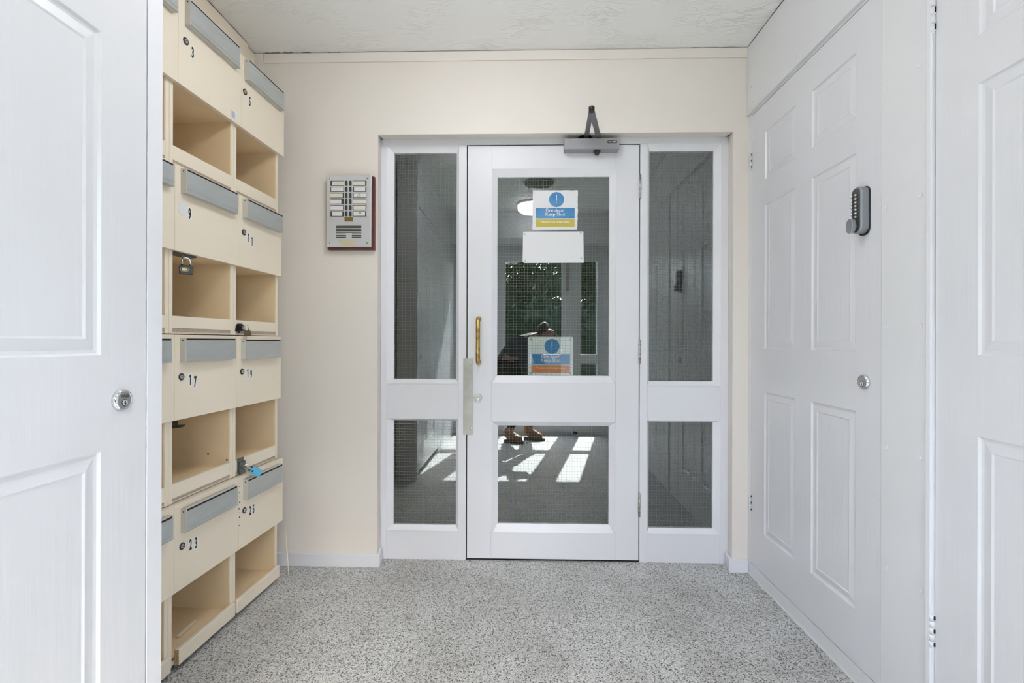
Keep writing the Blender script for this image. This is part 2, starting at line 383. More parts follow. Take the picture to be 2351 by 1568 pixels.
# near left partition with its door
wl = MB().box(-.95, XL-.002, 1.0252-.04, 1.0252, 0, CZ).box(-1.46, -.94, .985, 1.0252, 0, CZ)
wl.box(-.95, XL-.05, -.90, .985, 0, CZ).box(XL-.05, XL, -.86, .14, 0, CZ).box(XL-.05, XL, .14, .985, 2.045, CZ)
struct(wl, 'wall_left_near', 'board', 'white partition holding the left moulded door')
struct(MB().box(XL-.001, XL+.0015, .984, 1.0252, 0, CZ), 'trim_1', 'white', 'narrow white jamb between left door and mailboxes', bevel=.0008)

# cornice board, vertical corner board and skirting of the back wall
struct(MB().box(-1.199, 1.000, YB-.007, YB, 2.311, 2.3545), 'trim_2', 'wall', 'cream batten along the top of the back wall', bevel=.003)
struct(MB().box(-1.2435, -1.2005, YB-.006, YB, 0, 2.3545), 'trim_3', 'wall', 'cream vertical batten in the left corner', bevel=.001)
struct(MB().box(-1.30, -1.232, 1.04, 2.105, 2.112, 2.354).box(-1.30, -1.243, 2.105, 2.175, 1.9, 2.353), 'trim_4', 'box', 'cream fascia above the mailboxes')
struct(MB().prism([(-1.46, YB), (-.671, YB), (-.6795, 2.246), (-.666, 2.246), (-.655, YB-.013), (-1.46, YB-.013)], 'z', 0, .060), 'baseboard_left', 'white', 'white skirting left of the glazed door', bevel=.003)
struct(MB().prism([(1.005, YB), (.938, YB), (.949, 2.246), (.934, 2.246), (.921, YB-.013), (1.005, YB-.013)], 'z', 0, .060), 'baseboard_right', 'white', 'short white skirting right of the glazed door', bevel=.003)

# hairline cracks where the plaster meets the battens
ceil_o = bpy.data.objects['ceiling']
rn = random.Random(4)
def crack(a, b_, wd):
    a = Vector(a); b_ = Vector(b_); n_ = 14; mb = MB(); prev = None
    for k in range(n_+1):
        p = a.lerp(b_, k/n_)+Vector((0, 0, rn.uniform(-.0012, .0012))); h_ = wd*rn.uniform(.3, 1)*(0.15 if k in (0, n_) else 1)
        q = (p-Vector((0, 0, h_)), p+Vector((0, 0, h_)))
        if prev: mb.face([prev[0], q[0], q[1], prev[1]])
        prev = q
    v = [Vector(x)-ceil_o.location for x in mb.v]; me = bpy.data.meshes.new('crack'); me.from_pydata(v, [], mb.f); me.materials.append(MAT['gap'])
    o = bpy.data.objects.new('plaster_crack', me); col.objects.link(o); o.parent = ceil_o
for xa, xb, wd in ((-1.20, -1.12, .0014), (-1.11, -1.06, .0018), (-1.02, -.98, .0014), (-.90, -.84, .0015), (-.84, .0, .0006), (.6, .99, .0006)):
    crack((xa, YB-.0082, 2.3553), (xb, YB-.0082, 2.3553), wd)
crack((XR-.0085, 2.175, 2.3548), (XR-.0085, 1.45, 2.3548), .0018)
crack((-1.231, 2.10, 2.3550), (-1.231, 1.75, 2.3550), .0014)

# ------------------------------------------------------------------ glazed screen: frame, sidelights, door
YF = 2.255
fr = MB()
fr.box(-.6800, -.650, YF, YF+.07, 0, 1.9895); fr.box(.9157, .9515, YF, YF+.07, 0, 1.9895)
fr.box(-.650, .9157, YF, YF+.07, 1.960, 1.9895)
fr.box(-.309, -.2715, YF-.001, YF+.07, 0, 1.960); fr.box(.5415, .577, YF-.001, YF+.07, 0, 1.960)
fr.box(-.272, .5417, YF+.045, YF+.07, 1.935, 1.9601); fr.box(-.272, -.25, YF+.045, YF+.07, 0, 1.94); fr.box(.52, .542, YF+.045, YF+.07, 0, 1.94)
struct(fr, 'trim_5', 'white', 'white timber frame around fire door and sidelights', bevel=.0015)
for idx, (xa, xb, ga, gb, gz) in enumerate([(-.650, -.309, -.6205, -.3215, (.160, .6575, .853, 1.9285)), (.577, .9157, .588, .8865, (.158, .657, .848, 1.929))]):
    side = ('left', 'right')[idx]
    w_ = MB(); z0, z1, z2, z3 = gz
    w_.box(xa, xb, YF+.004, YF+.05, 0, z0-.023); w_.box(xa, xb, YF+.004, YF+.05, z1+.008, z2-.021)
    win = struct(w_, 'window_%d' % (idx+1), 'white', 'white sidelight with two wired glass panes %s of the fire door' % side, bevel=.001)
    bd = MB()
    bead(bd, (xa, xb, z2-.021, 1.960), (ga, gb, z2, z3), YF+.002, YF+.016, YF+.034)
    bead(bd, (xa, xb, z0-.023, z1+.008), (ga, gb, z0, z1), YF+.002, YF+.016, YF+.034)
    # build in world space under the window
    win_loc = win.location.copy()
    def child(mb, name, mats, par, bevel=0, auto=True):
        return mb.build(name, mats, par, bevel=bevel, auto=auto)
    child(bd, 'glazing_bead', 'white', win)
    glazing(win, ga, gb, z2, z3); glazing(win, ga, gb, z0, z1, dashed=(idx == 0))

dl = MB()
x0, x1, zt = -.2665, .5375, 1.9545
GU = (-.1271, .4010, .8710, 1.8115); GL = (-.1220, .4012, .1710, .6350)
BU = (-.1530, .4285, .8395, 1.8460); BL = (-.1485, .4272, .1350, .6560)
yb = YF+.044
dl.box(x0, BU[0], YF, yb, .011, zt); dl.box(BU[1], x1, YF, yb, .011, zt)
dl.box(BU[0], BU[1], YF, yb, BU[3], zt); dl.box(BU[0], BU[1], YF, yb, BL[3], BU[2]); dl.box(BU[0], BU[1], YF, yb, .011, BL[2])
dl.box(BU[0], BL[0], YF, yb, BL[2], BL[3]); dl.box(BL[1], BU[1], YF, yb, BL[2], BL[3])
door1 = struct(dl, 'door_1', 'white', 'white glazed fire door with brass pull handle and two wired panes', bevel=.0006)
bd = MB(); bead(bd, BU, GU, YF-.0005, YF+.016, YF+.034); bead(bd, BL, GL, YF-.0005, YF+.016, YF+.034)
bd.build('glazing_bead', 'white', door1)
glazing(door1, *GU); glazing(door1, *GL)
# mitre cracks in the beads and joint lines of the stiles
mc = MB()
for (o_, i_) in ((BU, GU), (BL, GL)):
    for (ax, az, bx, bz) in ((o_[0], o_[2], i_[0], i_[2]), (o_[1], o_[2], i_[1], i_[2]), (o_[0], o_[3], i_[0], i_[3]), (o_[1], o_[3], i_[1], i_[3])):
        if az == BU[3]: continue
        d = Vector((bx-ax, 0, bz-az)); n_ = Vector((-d.z, 0, d.x)).normalized()*.0005
        A_ = Vector((ax, YF-.0012, az)); B_ = A_+d*.55; B_.y = YF+.0083
        mc.face([A_-n_, B_-n_*.4, B_+n_*.4, A_+n_])
mc.build('mitre_crack', 'gap', door1, auto=False)
jl = MB()
for x in (-.1533, .4288):
    for za, zb in ((BU[3], zt), (BL[3], BU[2]), (.008, BL[2])): jl.box(x-.0003, x+.0003, YF-.0003, YF+.001, za, zb)
jl.build('joint_line', 'putty', door1)
# pull handle
ph = MB(); hx_ = -.2137
ph.tube([(hx_, YF, 1.138), (hx_, YF-.030, 1.138), (hx_, YF-.040, 1.128), (hx_, YF-.041, 1.04), (hx_, YF-.040, .946), (hx_, YF-.030, .936), (hx_, YF, .936)], [.0085, .0085, .010, .0095, .010, .0085, .0085], 12)
ph.lathe((hx_, YF, 1.138), (0, -1, 0), [(0, .013), (.003, .013), (.004, .009)], 16).lathe((hx_, YF, .936), (0, -1, 0), [(0, .013), (.003, .013), (.004, .009)], 16)
tag(ph.build('pull_handle', 'brass', door1), 'worn brass pull handle')
kp = MB().box(-.2855, -.2392, YF-.0035, YF-.0012, .593, .952)
pl = kp.build('anti_jemmy_plate', 'plate', door1, bevel=.0008)
MB().lathe((-.2475, YF-.0034, .925), (0, -1, 0), [(0, .0065), (.002, .006), (.004, .003), (.0045, .001)], 16).lathe((-.2475, YF-.0034, .620), (0, -1, 0), [(0, .0065), (.002, .006), (.004, .003), (.0045, .001)], 16).build('bolt_head', 'chrome', pl)
def cylinder_lock(parent, c, ax, r, txt=False, matring='chrome', inner='satin'):
    c = Vector(c); ax = Vector(ax)
    L = MB().lathe(c, ax, [(0, r), (.004, r), (.009, r*.86), (.0095, r*.76), (.0075, r*.74)], 32).build('cylinder_lock', matring, parent)
    f_ = MB().lathe(c+ax*.004, ax, [(0, r*.73), (.0035, r*.73), (.0045, r*.70)], 32).build('lock_face', inner, L)
    upv = Vector((0, 0, 1)); sd = ax.cross(upv)
    k = c + ax*.0085 - upv*r*.24
    MB().lathe(k, ax, [(-.0005, r*.34), (.0004, r*.34)], 24, mi=0).lathe(k, ax, [(.0004, r*.30), (.0012, r*.28)], 24, mi=1)\
        .add([k+ax*.0015+sd*a+upv*b_ for a, b_ in ((-r*.035, r*.17), (r*.05, r*.17), (r*.05, r*.03), (r*.11, -r*.10), (0, -r*.22), (-r*.10, -r*.10), (-r*.02, 0))], [tuple(range(7))], 2).build('key_plug', ['black', 'chrome', 'black'], f_, auto=False)
    if txt:
        e = MB(); put_text(e, 'YALE', r*.40, c+ax*.0088+upv*r*.36, sd*-1, upv, 0, .0002); 
        if e.v: e.build('engraving', 'ink', f_, auto=False)
    return L
cylinder_lock(door1, (-.2149, YF, .768), (0, -1, 0), .0195, inner='alu')
for za, zb in ((1.703, 1.815), (.932, 1.043), (.216, .326)):
    h = MB().tube([(.5400, YF-.0045, za), (.5400, YF-.0045, zb)], .0052, 12)
    h = h.build('hinge', 'satin', door1)
    g_ = MB()
    for q in range(1, 5): z = za+(zb-za)*q/5; g_.tube([(.5400, YF-.0046, z-.0006), (.5400, YF-.0046, z+.0006)], .0054, 12)
    g_.build('knuckle_joint', 'gap', h)
# black strips added to paint the shade inside the door gaps
tag(MB().box(-.2714, -.2666, YF+.006, YF+.044, .0, 1.955).box(.5376, .5414, YF+.006, YF+.044, 0, 1.955).box(-.2665, .5375, YF+.006, YF+.044, 1.9547, 1.9598).box(-.2665, .5375, YF+.010, YF+.044, .0005, .0105).build('gap_shade', 'gap', door1), 'black strip painting the shade in the gap')

# ------------------------------------------------------------------ right wall: fascia, doors, boards
def rx(s, t, d): return (XR-d, s, t)
PAN = [(.2241, .8250), (1.0050, 1.6090), (1.7135, 1.9150)]
PN = [(1.4805, 1.7055, a, b_) for a, b_ in PAN]+[(1.8090, 2.0320, a, b_) for a, b_ in PAN]
dm = MB(); panel_leaf(dm, rx, 1.3765, 2.1475, .0590, 2.0345, PN, .035)
door2 = struct(dm, 'door_2', 'door', 'white six panel door with grey keypad lock on the right wall')
struct(MB().box(XR, XR+.05, 2.1485, 2.184, 0, 2.045).box(XR, XR+.05, 1.3765, 2.1485, 2.038, 2.06).box(XR+.03, XR+.05, 1.37, 2.1485, .03, 2.04), 'trim_6', 'board', 'white frame edge around the keypad door')
struct(MB().box(XR-.001, XR+.05, 1.10, 2.1485, 0, .0555).box(XR-.0045, XR, 1.10, 2.184, 0, .006), 'trim_7', 'board', 'low white threshold board under the keypad door', bevel=.0008)
fa = MB().box(XR-.008, XR+.05, .9, 2.1785, 2.047, 2.3535).box(XR-.013, XR+.01, .9, 2.1785, 2.046, 2.0535)
fas = struct(fa, 'trim_8', 'board', 'wide white fascia board above the keypad door', bevel=.002)
sb = MB().box(XR-.002, XR+.05, 1.2170, 1.3740, 0, CZ-.003)
brd = struct(sb, 'trim_9', 'board', 'flat white board between the two right hand doors', bevel=.001)
for (y, z) in [(1.2426, 1.7383), (1.3597, 1.7392), (1.2416, 1.4061), (1.3586, 1.409), (1.3558, 1.0793), (1.2379, 1.0754), (1.3531, .7413), (1.2368, .7406), (1.3519, .4087), (1.2358, .4064)]:
    MB().lathe((XR-.002, y, z), (-1, 0, 0), [(0, .0062), (.0015, .0058), (.0018, .0045), (.0009, .0030), (.0004, .0012)], 18).build('screw_cap', 'white', brd)
for (y, z) in [(1.79, 2.085), (2.13, 2.085), (2.14, 2.16)]:
    MB().lathe((XR-.008, y, z), (-1, 0, 0), [(0, .0055), (.0012, .005), (.0016, .003)], 16).build('screw_cap', 'board', fas)
struct(MB().box(XR-.010, XR+.05, 1.2000, 1.2168, 0, CZ-.003), 'trim_10', 'white', 'proud white jamb beside the nearest right door', bevel=.003)
PN3 = [(.8670, 1.0885, a, b_) for a, b_ in PAN]+[(.5445, .7655, a, b_) for a, b_ in PAN]
dm = MB(); panel_leaf(dm, rx, .4350, 1.1975, .0590, 2.0345, PN3, .035)
door3 = struct(dm, 'door_3', 'door', 'nearest white moulded door on the right with white hinges')
wr = MB().box(XR, XR+.05, -.86, .432, 0, CZ).box(XR, XR+.05, .432, 1.2000, 2.038, CZ).box(XR, XR+.05, .432, 1.2, 0, .055)
struct(wr, 'wall_right_near', 'board', 'white boarding around the nearest right door')
def white_hinge(parent, y, z0, z1, x=XR-.004, r=.0062):
    n = 5; h = MB()
    for q in range(n):
        a = z0+(z1-z0)*q/n+.0004; b_ = z0+(z1-z0)*(q+1)/n-.0004; h.tube([(x, y, a), (x, y, b_)], r, 12)
    h.lathe((x, y, z0), (0, 0, -1), [(0, r), (.003, r*.7), (.004, r*.2)], 12)
    hh = h.build('hinge', 'white', parent)
    g_ = MB()
    for q in range(0, n, 2): g_.box(x-.0008, x+.003, y-.0072, y-.0060, z0+(z1-z0)*q/n+.004, z0+(z1-z0)*(q+1)/n-.003)
    g_.build('hinge_gap', 'gap', hh)
white_hinge(door3, 1.2035, 1.7955, 1.9); white_hinge(door3, 1.2020, .286, .367)
white_hinge(door2, 2.1500, 1.800, 1.868, r=.0045); white_hinge(door2, 2.1470, .287, .360, r=.0045)
cylinder_lock(door2, (XR, 1.4412, .9160), (-1, 0, 0), .0225)
# keypad lock
ky, kz = 1.4435, 1.4215
kb = MB()
def rr(w_, h_, r, n=7):
    pts = []
    for (cx, cy, a0) in ((w_-r, h_-r, 0), (-w_+r, h_-r, 90), (-w_+r, -h_+r, 180), (w_-r, -h_+r, 270)):
        for k in range(n+1): a = R(a0+90*k/n); pts.append((cx+r*math.cos(a), cy+r*math.sin(a)))
    return pts
def loft(mb, rings, mi=0):
    n = len(rings[0]); b = len(mb.v)
    for rg in rings: mb.v += [tuple(p) for p in rg]
    for i in range(len(rings)-1):
        for k in range(n): j = (k+1) % n; mb.f.append((b+i*n+k, b+i*n+j, b+(i+1)*n+j, b+(i+1)*n+k)); mb.m.append(mi); mb.s.append(False)
    mb.f.append(tuple(b+k for k in range(n-1, -1, -1))); mb.m.append(mi); mb.s.append(False)
    mb.f.append(tuple(b+(len(rings)-1)*n+k for k in range(n))); mb.m.append(mi); mb.s.append(False)
def kr(w_, h_, r, d, dz=0): return [(XR-d, ky+a, kz+dz+b_) for a, b_ in rr(w_, h_, r)]
loft(kb, [kr(.0245, .072, .020, 0), kr(.0245, .072, .020, .003)])
gasket = kb.build('keypad_gasket', 'black', door2)
kb = MB(); loft(kb, [kr(.0225, .069, .020, .003, .002), kr(.0225, .069, .020, .022, .002), kr(.0195, .066, .018, .026, .002)])
kcase = kb.build('keypad_lock', 'grey', door2)
kb = MB(); loft(kb, [kr(.0180, .0640, .017, .0255, .002), kr(.0180, .0640, .017, .0265, .002)]); kb.build('keypad_face', 'greydk', kcase)
for q in range(7):
    for s_ in (-1, 1):
        z = kz+.045-q*.0108
        MB().lathe((XR-.0265, ky+s_*.0085, z), (-1, 0, 0), [(0, .0034), (.0075, .0031), (.0083, .0024)], 12).build('key_button', 'chrome', kcase)
kn = MB()
def kr2(w_, h_, r, d): return [(XR-d, ky+.003+a, kz-.044+b_) for a, b_ in rr(w_, h_, r)]
kn.lathe((XR-.026, ky+.003, kz-.044), (-1, 0, 0), [(0, .011), (.008, .010)], 20)
loft(kn, [kr2(.0125, .0205, .012, .032), kr2(.0135, .0215, .0125, .034), kr2(.0135, .0215, .0125, .042), kr2(.012, .020, .011, .044)])
kn.build('keypad_knob', 'grey', kcase)

# ------------------------------------------------------------------ near left door
def lx(s, t, d): return (XL+d, s, t)
PN4 = [(.6530, .8755, a, b_) for a, b_ in PAN]+[(.3320, .5530, a, b_) for a, b_ in PAN]
PN4 = [(a, b_, c+.0006, d+.0006) for a, b_, c, d in PN4]
dm = MB(); panel_leaf(dm, lx, .1450, .9822, .0590, 2.0345, PN4, .035)
door4 = struct(dm, 'door_4', 'door', 'nearest white moulded door on the left with round cylinder lock')
cylinder_lock(door4, (XL, .9197, .9165), (1, 0, 0), .0215, txt=True)

# ------------------------------------------------------------------ mailboxes
BA = R(2.5); BPX, BPY = -1.0467, 2.0365
along = Vector((math.sin(BA), math.cos(BA), 0)); nout = Vector((math.cos(BA), -math.sin(BA), 0))
def bw(u, v, z): return Vector((BPX, BPY, 0))+along*u+nout*v+Vector((0, 0, z))
# columns (carcass u0,u1) front to back: near, middle, far ; door edges per row
COLS = [(-.897, -.5965), (-.5955, -.2915), (-.2905, .0035)]
ROWS = [  # base, top, door bottom, sill top, sill bottom
    (1.581, 2.106, 1.8320, 1.6390, 1.5940), (1.055, 1.579, 1.3110, 1.1105, 1.0720), (.5275, 1.0525, .7865, .5860, .5420), (.0200, .5250, .2540, .0690, .0200)]
DOORU = [[(-.880, -.5815), (-.5800, -.2725), (-.2713, .0220)], [(-.880, -.5930), (-.5918, -.2845), (-.2832, .0037)],
         [(-.880, -.5930), (-.5918, -.2955), (-.2945, .0020)], [(-.880, -.5910), (-.5901, -.2820), (-.2806, .0192)]]
HOODU = [[(-.862, -.6049), (-.554, -.3073), (-.2544, -.0083)], [(-.862, -.6172), (-.5687, -.3152), (-.2626, -.0157)],
         [(-.862, -.6241), (-.5706, -.3252), (-.2705, -.0294)], [(-.862, -.6176), (-.5655, -.3133), (-.2554, -.0130)]]
HOODZ = [[(2.030, 2.098), (2.0285, 2.1085), (2.018, 2.096)], [(1.497, 1.566), (1.4935, 1.5705), (1.494, 1.568)],
         [(.966, 1.040), (.9675, 1.0415), (.963, 1.0385)], [(.434, .506), (.4335, .5060), (.4335, .5085)]]
LOCKS = {(0,1): (-.5500, 1.9786), (0,2): (-.2510, 1.9739), (1,2): (-.2550, 1.4420), (2,1): (-.5650, .9197), (2,2): (-.2640, .9171), (3,1): (-.5600, .3882), (3,2): (-.2480, .3914)}
DIG = {(0,1): [('3', -.5204, 1.9602)], (0,2): [('5', -.2216, 1.9525)], (1,1): [('9', -.5318, 1.4382)], (1,2): [('1', -.2275, 1.4274), ('1', -.2056, 1.4186)],
       (2,1): [('1', -.5280, .9075), ('7', -.5050, .9000)], (2,2): [('1', -.2300, .9095), ('9', -.2085, .9035)],
       (3,1): [('2', -.5243, .3783), ('3', -.5002, .3739)], (3,2): [('2', -.2120, .3780), ('5', -.1915, .3760)]}
LAB = {(0,1): 'cream mailbox number 3, top row, with small printed notice stuck on its corner', (0,2): 'cream mailbox number 5, top row, nearest the back wall',
       (1,1): 'cream mailbox number 9 with a round white sticker beside the number', (1,2): 'cream mailbox number 11, second row, nearest the back wall',
       (2,1): 'cream mailbox number 17 with a rusty latch hanging in its open compartment', (2,2): 'cream mailbox number 19 with an open compartment and steel hasp',
       (3,1): 'cream mailbox number 23, bottom row, with chipped board along its base', (3,2): 'cream mailbox number 25, bottom row, with holes along its front edge',
       (0,0): 'top mailbox of the column half hidden by the white left door', (1,0): 'second mailbox down of the column half hidden by the white left door',
       (2,0): 'third mailbox down of the column half hidden by the white left door', (3,0): 'bottom mailbox of the column half hidden by the white left door'}
DEP = .33; VC = -.016; T = .0145
for r_ in range(4):
    for c_ in range(3):
        base, top, db, st, sbm = ROWS[r_]; ua, ub = COLS[c_]
        O = bw((ua+ub)/2, VC-.16, base)
        root = thing('mailbox', O, LAB[(r_, c_)], 'mailbox', 'mailboxes stacked in the cream bank', rz=-BA, local=True)
        uc = (ua+ub)/2; vc = VC-.16
        def bx(mb, u0, u1, v0, v1, z0, z1, mi=0): mb.box(v0-vc, v1-vc, u0-uc, u1-uc, z0-base, z1-base, mi)
        def pt(u, v, z): return Vector((v-vc, u-uc, z-base))
        vb = VC-DEP
        cc = MB()
        zfl = {0: st-.012, 1: st-.012, 2: st-.014, 3: .048}[r_]
        bx(cc, ua, ua+T, vb, VC, base, top-.0005); bx(cc, ub-T, ub, vb, VC, base, top-.0005)
        bx(cc, ua+T, ub-T, vb, vb+.006, base, top-.0005); bx(cc, ua+T, ub-T, vb+.006, VC-.001, top-.013, top-.0005)
        bx(cc, ua+T, ub-T, vb+.006, VC-.004, base, base+.014)
        car = cc.build('carcass', 'box', root, bevel=.0006)
        # inner lining of the open compartment: floor, ceiling, cheeks
        ln = MB()
        bx(ln, ua+T, ub-T, vb+.006, VC-.003, zfl-.004, zfl); bx(ln, ua+T, ub-T, vb+.006, VC-.001, db+.004, db+.012)
        bx(ln, ub-T-.0012, ub-T, vb+.006, VC-.003, zfl, db+.004); bx(ln, ua+T, ua+T+.0012, vb+.006, VC-.003, zfl, db+.004); bx(ln, ua+T, ub-T, vb+.006, vb+.008, zfl, db+.004)
        ln.build('compartment_lining', 'inner', root)
        # sill board
        sl_ = MB()
        if r_ < 3:
            bx(sl_, ua+T, ub-T, VC-.014, VC-.0005, sbm, st)
            s_ob = sl_.build('sill_board', 'box', root, bevel=.0008)
            ch = MB(); bx(ch, ua+T, ub-T, VC-.013, VC-.0015, base+.006, sbm-.0005); ch.build('raw_edge', 'chip', root)
        else:
            pts = [(ua+.026 if c_ == 1 else ua+.006, VC), (ub-.004, VC)]
            bx(sl_, pts[0][0], pts[1][0], VC, VC+.015, .0195, .0685, 0)
            s_ob = sl_.build('sill_board', 'box', root, bevel=.003)
            if c_ == 1:
              ch = MB(); bx(ch, pts[0][0]-.0012, pts[0][0]+.0006, VC+.001, VC+.014, .022, .067)
              ch.build('broken_end', 'chipend', s_ob)
        # front panel
        d0, d1 = DOORU[r_][c_]
        fp = MB(); bx(fp, d0, d1, VC+.001, 0, db, top-.001); fpo = fp.build('front_panel', 'box', root, bevel=.0008)
        # letter hood
        h0, h1 = HOODU[r_][c_]; z0, z1 = HOODZ[r_][c_]; PV = .0185
        hd = MB(); bx(hd, h0, h0+.004, 0, PV, z0, z1); bx(hd, h1-.004, h1, 0, PV, z0, z1); bx(hd, h0+.004, h1-.004, 0, .002, z0, z1); bx(hd, h0+.004, h1-.004, 0, PV-.001, z1-.002, z1)
        bx(hd, h0+.004, h1-.004, .002, PV-.002, z0, z0+.002)
        hob = hd.build('letter_hood', 'alucap', root)
        f2 = MB(); bx(f2, h0+.0035, h1-.001, PV-.003, PV+.0005, z0+.0015, z1-.0070)
        for q in (.010, .0145): bx(f2, h0+.0035, h1-.001, PV, PV+.0011, z0+q, z0+q+.0009)
        bx(f2, h0+.0035, h1-.001, PV, PV+.0022, z0+.0005, z0+.003)
        f2.build('letter_flap', 'alu', hob)
        f3 = MB(); bx(f3, h0+.004, h1-.0015, PV-.005, PV-.0008, z1-.0070, z1-.0015); f3.build('flap_gap', 'gap', hob)
        f4 = MB(); 
        f4.lathe(pt(h0-.0003, .0095, z1-.008), (0, -1, 0), [(0, .0022), (.0006, .002)], 12)
        f4.build('hood_screw', 'gap', hob)
        # lock, digits
        if (r_, c_) in LOCKS:
            lu, lz = LOCKS[(r_, c_)]; p = pt(lu, 0, lz)
            lk = MB().lathe(p, (1, 0, 0), [(0, .0112), (.002, .0112), (.0032, .0098), (.0032, .0076), (.002, .0074)], 24).build('cam_lock', 'black', root)
            MB().lathe(p, (1, 0, 0), [(.001, .0072), (.0028, .0070), (.0032, .0064)], 20).build('lock_face', 'steel', lk)
            MB().box(p.x+.0030, p.x+.0036, p.y-.0035, p.y+.0045, p.z-.0009, p.z+.0009).build('keyhole', 'black', lk)
        for (ch_, du, dz) in DIG.get((r_, c_), []):
            p = pt(du, .0006, dz)
            stk = MB().box(p.x-.0006, p.x, p.y-.0105, p.y+.0105, p.z-.0215, p.z+.0215).build('number_sticker', 'sticker', root)
            e = MB(); (e.add([(p.x+.0003, p.y+a, p.z+b_) for a, b_ in ((-.0008, -.0165), (.0035, -.0165), (.0035, .0165), (.0003, .0165), (-.0045, .0115), (-.0045, .0080), (-.0008, .0100))], [tuple(range(7))]) if ch_ == '1' else put_text(e, ch_, .0465, (p.x+.0003, p.y, p.z), (0, 1, 0), (0, 0, 1), 0, .0016, .50)); e.build('digit', 'ink', stk, auto=False)
        # extras
        if (r_, c_) == (0, 1):
            p = pt(-.3142, .0006, 1.8553); nb = MB().box(p.x-.0006, p.x, p.y-.0195, p.y+.0195, p.z-.0135, p.z+.0155).build('printed_notice', 'paper', root)
            e = MB()
            for k in range(6):
                L_ = .014+.012*random.random(); e.box(p.x, p.x+.0002, p.y-.014, p.y-.014+L_, p.z+.0095-k*.0038, p.z+.0108-k*.0038)
            e.build('print_line', 'navy', nb)
        if (r_, c_) == (1, 1):
            p = pt(-.5595, .0004, 1.4455); MB().lathe(p, (1, 0, 0), [(-.0004, .0215), (.0003, .0215)], 36, sx=1.0).build('round_sticker', 'cardw', root)
            hs = MB(); bx(hs, -.588+.003, -.474, -.060, -.020, db-.004, db+.002); hs.tube([pt(-.535, -.025, db-.006), pt(-.485, -.024, db-.006)], .0035, 8)
            hp = hs.build('hasp', 'hasp', root)
            stp = MB(); q0 = pt(-.522, -.022, db-.006)
            stp.tube([q0+Vector((0, -.007, 0)), q0+Vector((0, -.007, -.008)), q0+Vector((0, 0, -.014)), q0+Vector((0, .007, -.008)), q0+Vector((0, .007, 0))], .0026, 8); stp.build('staple', 'steel', hp)
        if (r_, c_) == (2, 1):
            hs = MB(); bx(hs, -.578, -.540, -.050, -.030, db-.022, db+.003); hs.tube([pt(-.560, -.038, db-.024), pt(-.520, -.03, db-.030)], [.007, .003], 8); bx(hs, -.566, -.510, -.048, -.030, db-.030, db-.026)
            hs.build('rusty_latch', 'rust', root, bevel=.001)
            for (uu, vv, zz) in ((-.3075, -.10, .617), (-.3075, -.028, .596)):
                MB().lathe(pt(uu, vv, zz), (0, -1, 0), [(0, .0035), (.0015, .003)], 10).build('screw_hole', 'gap', root)
        if (r_, c_) == (1, 2):
            MB().box(*[x for ab in zip(tuple(pt(-.2695, -.016, 1.070)), tuple(pt(-.2555, -.002, 1.098))) for x in ab]).build('hasp_plate', 'black', root, bevel=.002)
            hs = MB(); q0 = pt(-.268, VC+.002, 1.083)
            hs.tube([q0+Vector((0, -.010, -.014)), q0+Vector((.006, -.010, .010)), q0+Vector((.012, -.004, .0))], .004, 8)
            hs.tube([q0+Vector((.002, .002, -.020)), q0+Vector((.008, .002, .012)), q0+Vector((.016, .012, .006)), q0+Vector((.018, .012, -.008)), q0+Vector((.010, .004, -.012))], .0035, 8)
            hs.build('hasp', 'black', root)
        if (r_, c_) == (2, 2):
            hs = MB(); bx(hs, -.2680, -.2310, VC, VC+.0025, .535, .590); bx(hs, -.2600, -.2250, VC+.0025, VC+.006, .5275, .575)
            hs.tube([pt(-.252, VC+.005, .556), pt(-.250, VC+.016, .552), pt(-.238, VC+.018, .550), pt(-.232, VC+.006, .553)], .0028, 8)
            hh = hs.build('hasp', 'hasp', root)
        if (r_, c_) == (3, 2):
            for (zz, rad) in ((.489, .002), (.467, .002), (.449, .0018), (.430, .0042), (.407, .0038), (.392, .002), (.375, .0045), (.345, .0025)):
                MB().lathe(pt(-.2765+.002*math.sin(zz*90), 0, zz), (1, 0, 0), [(-.0005, rad), (.0003, rad*.8)], 9).build('rusty_hole', 'rust', root)

# padlocks
def padlock(name, O, ex, ez, w_, h_, t_, case, shackle_h, label, face=None, swh=.28):
    """O top-centre of case; ex width dir, ez up dir"""
    O = Vector(O); ex = Vector(ex).normalized(); ez = Vector(ez).normalized(); ey = ez.cross(ex).normalized(); ex = ey.cross(ez).normalized()
    root = thing(name, O-ez*h_, label, 'padlock', None)
    def Q(a, b_, c): return O+ex*a+ey*b_+ez*c
    mb = MB(); pr = rr(w_/2, h_/2, .004, 3)
    loft(mb, [[Q(a*.94, -t_/2, b_*.94-h_/2) for a, b_ in pr], [Q(a, -t_/2+.0015, b_-h_/2) for a, b_ in pr], [Q(a, t_/2-.0015, b_-h_/2) for a, b_ in pr], [Q(a*.94, t_/2, b_*.94-h_/2) for a, b_ in pr]])
    mb.build('lock_case', case, root)
    s_ = MB(); sw = w_*swh; pts = [Q(-sw, 0, -.001), Q(-sw, 0, shackle_h-sw)]
    pts += [Q(-sw*math.cos(R(a)), 0, shackle_h-sw+sw*math.sin(R(a))) for a in range(20, 180, 20)]
    pts += [Q(sw, 0, shackle_h-sw), Q(sw, 0, -.001)]
    s_.tube(pts, w_*.075, 10); s_.build('shackle', 'chrome', root)
    return root, Q
n = nout
camdir = Vector((.62, -.78, 0))
exc = Vector((.80, .60, 0))
p_, Q = padlock('padlock', bw(-.5175, -.022, 1.2755), exc, (0, 0, 1), .0385, .029, .012, 'lockblk', .0255, 'black padlock with gold oval badge hanging under mailbox 9')
sgn = 1 if (Q(0, .006, 0)-Q(0, 0, 0)).dot(camdir) > 0 else -1
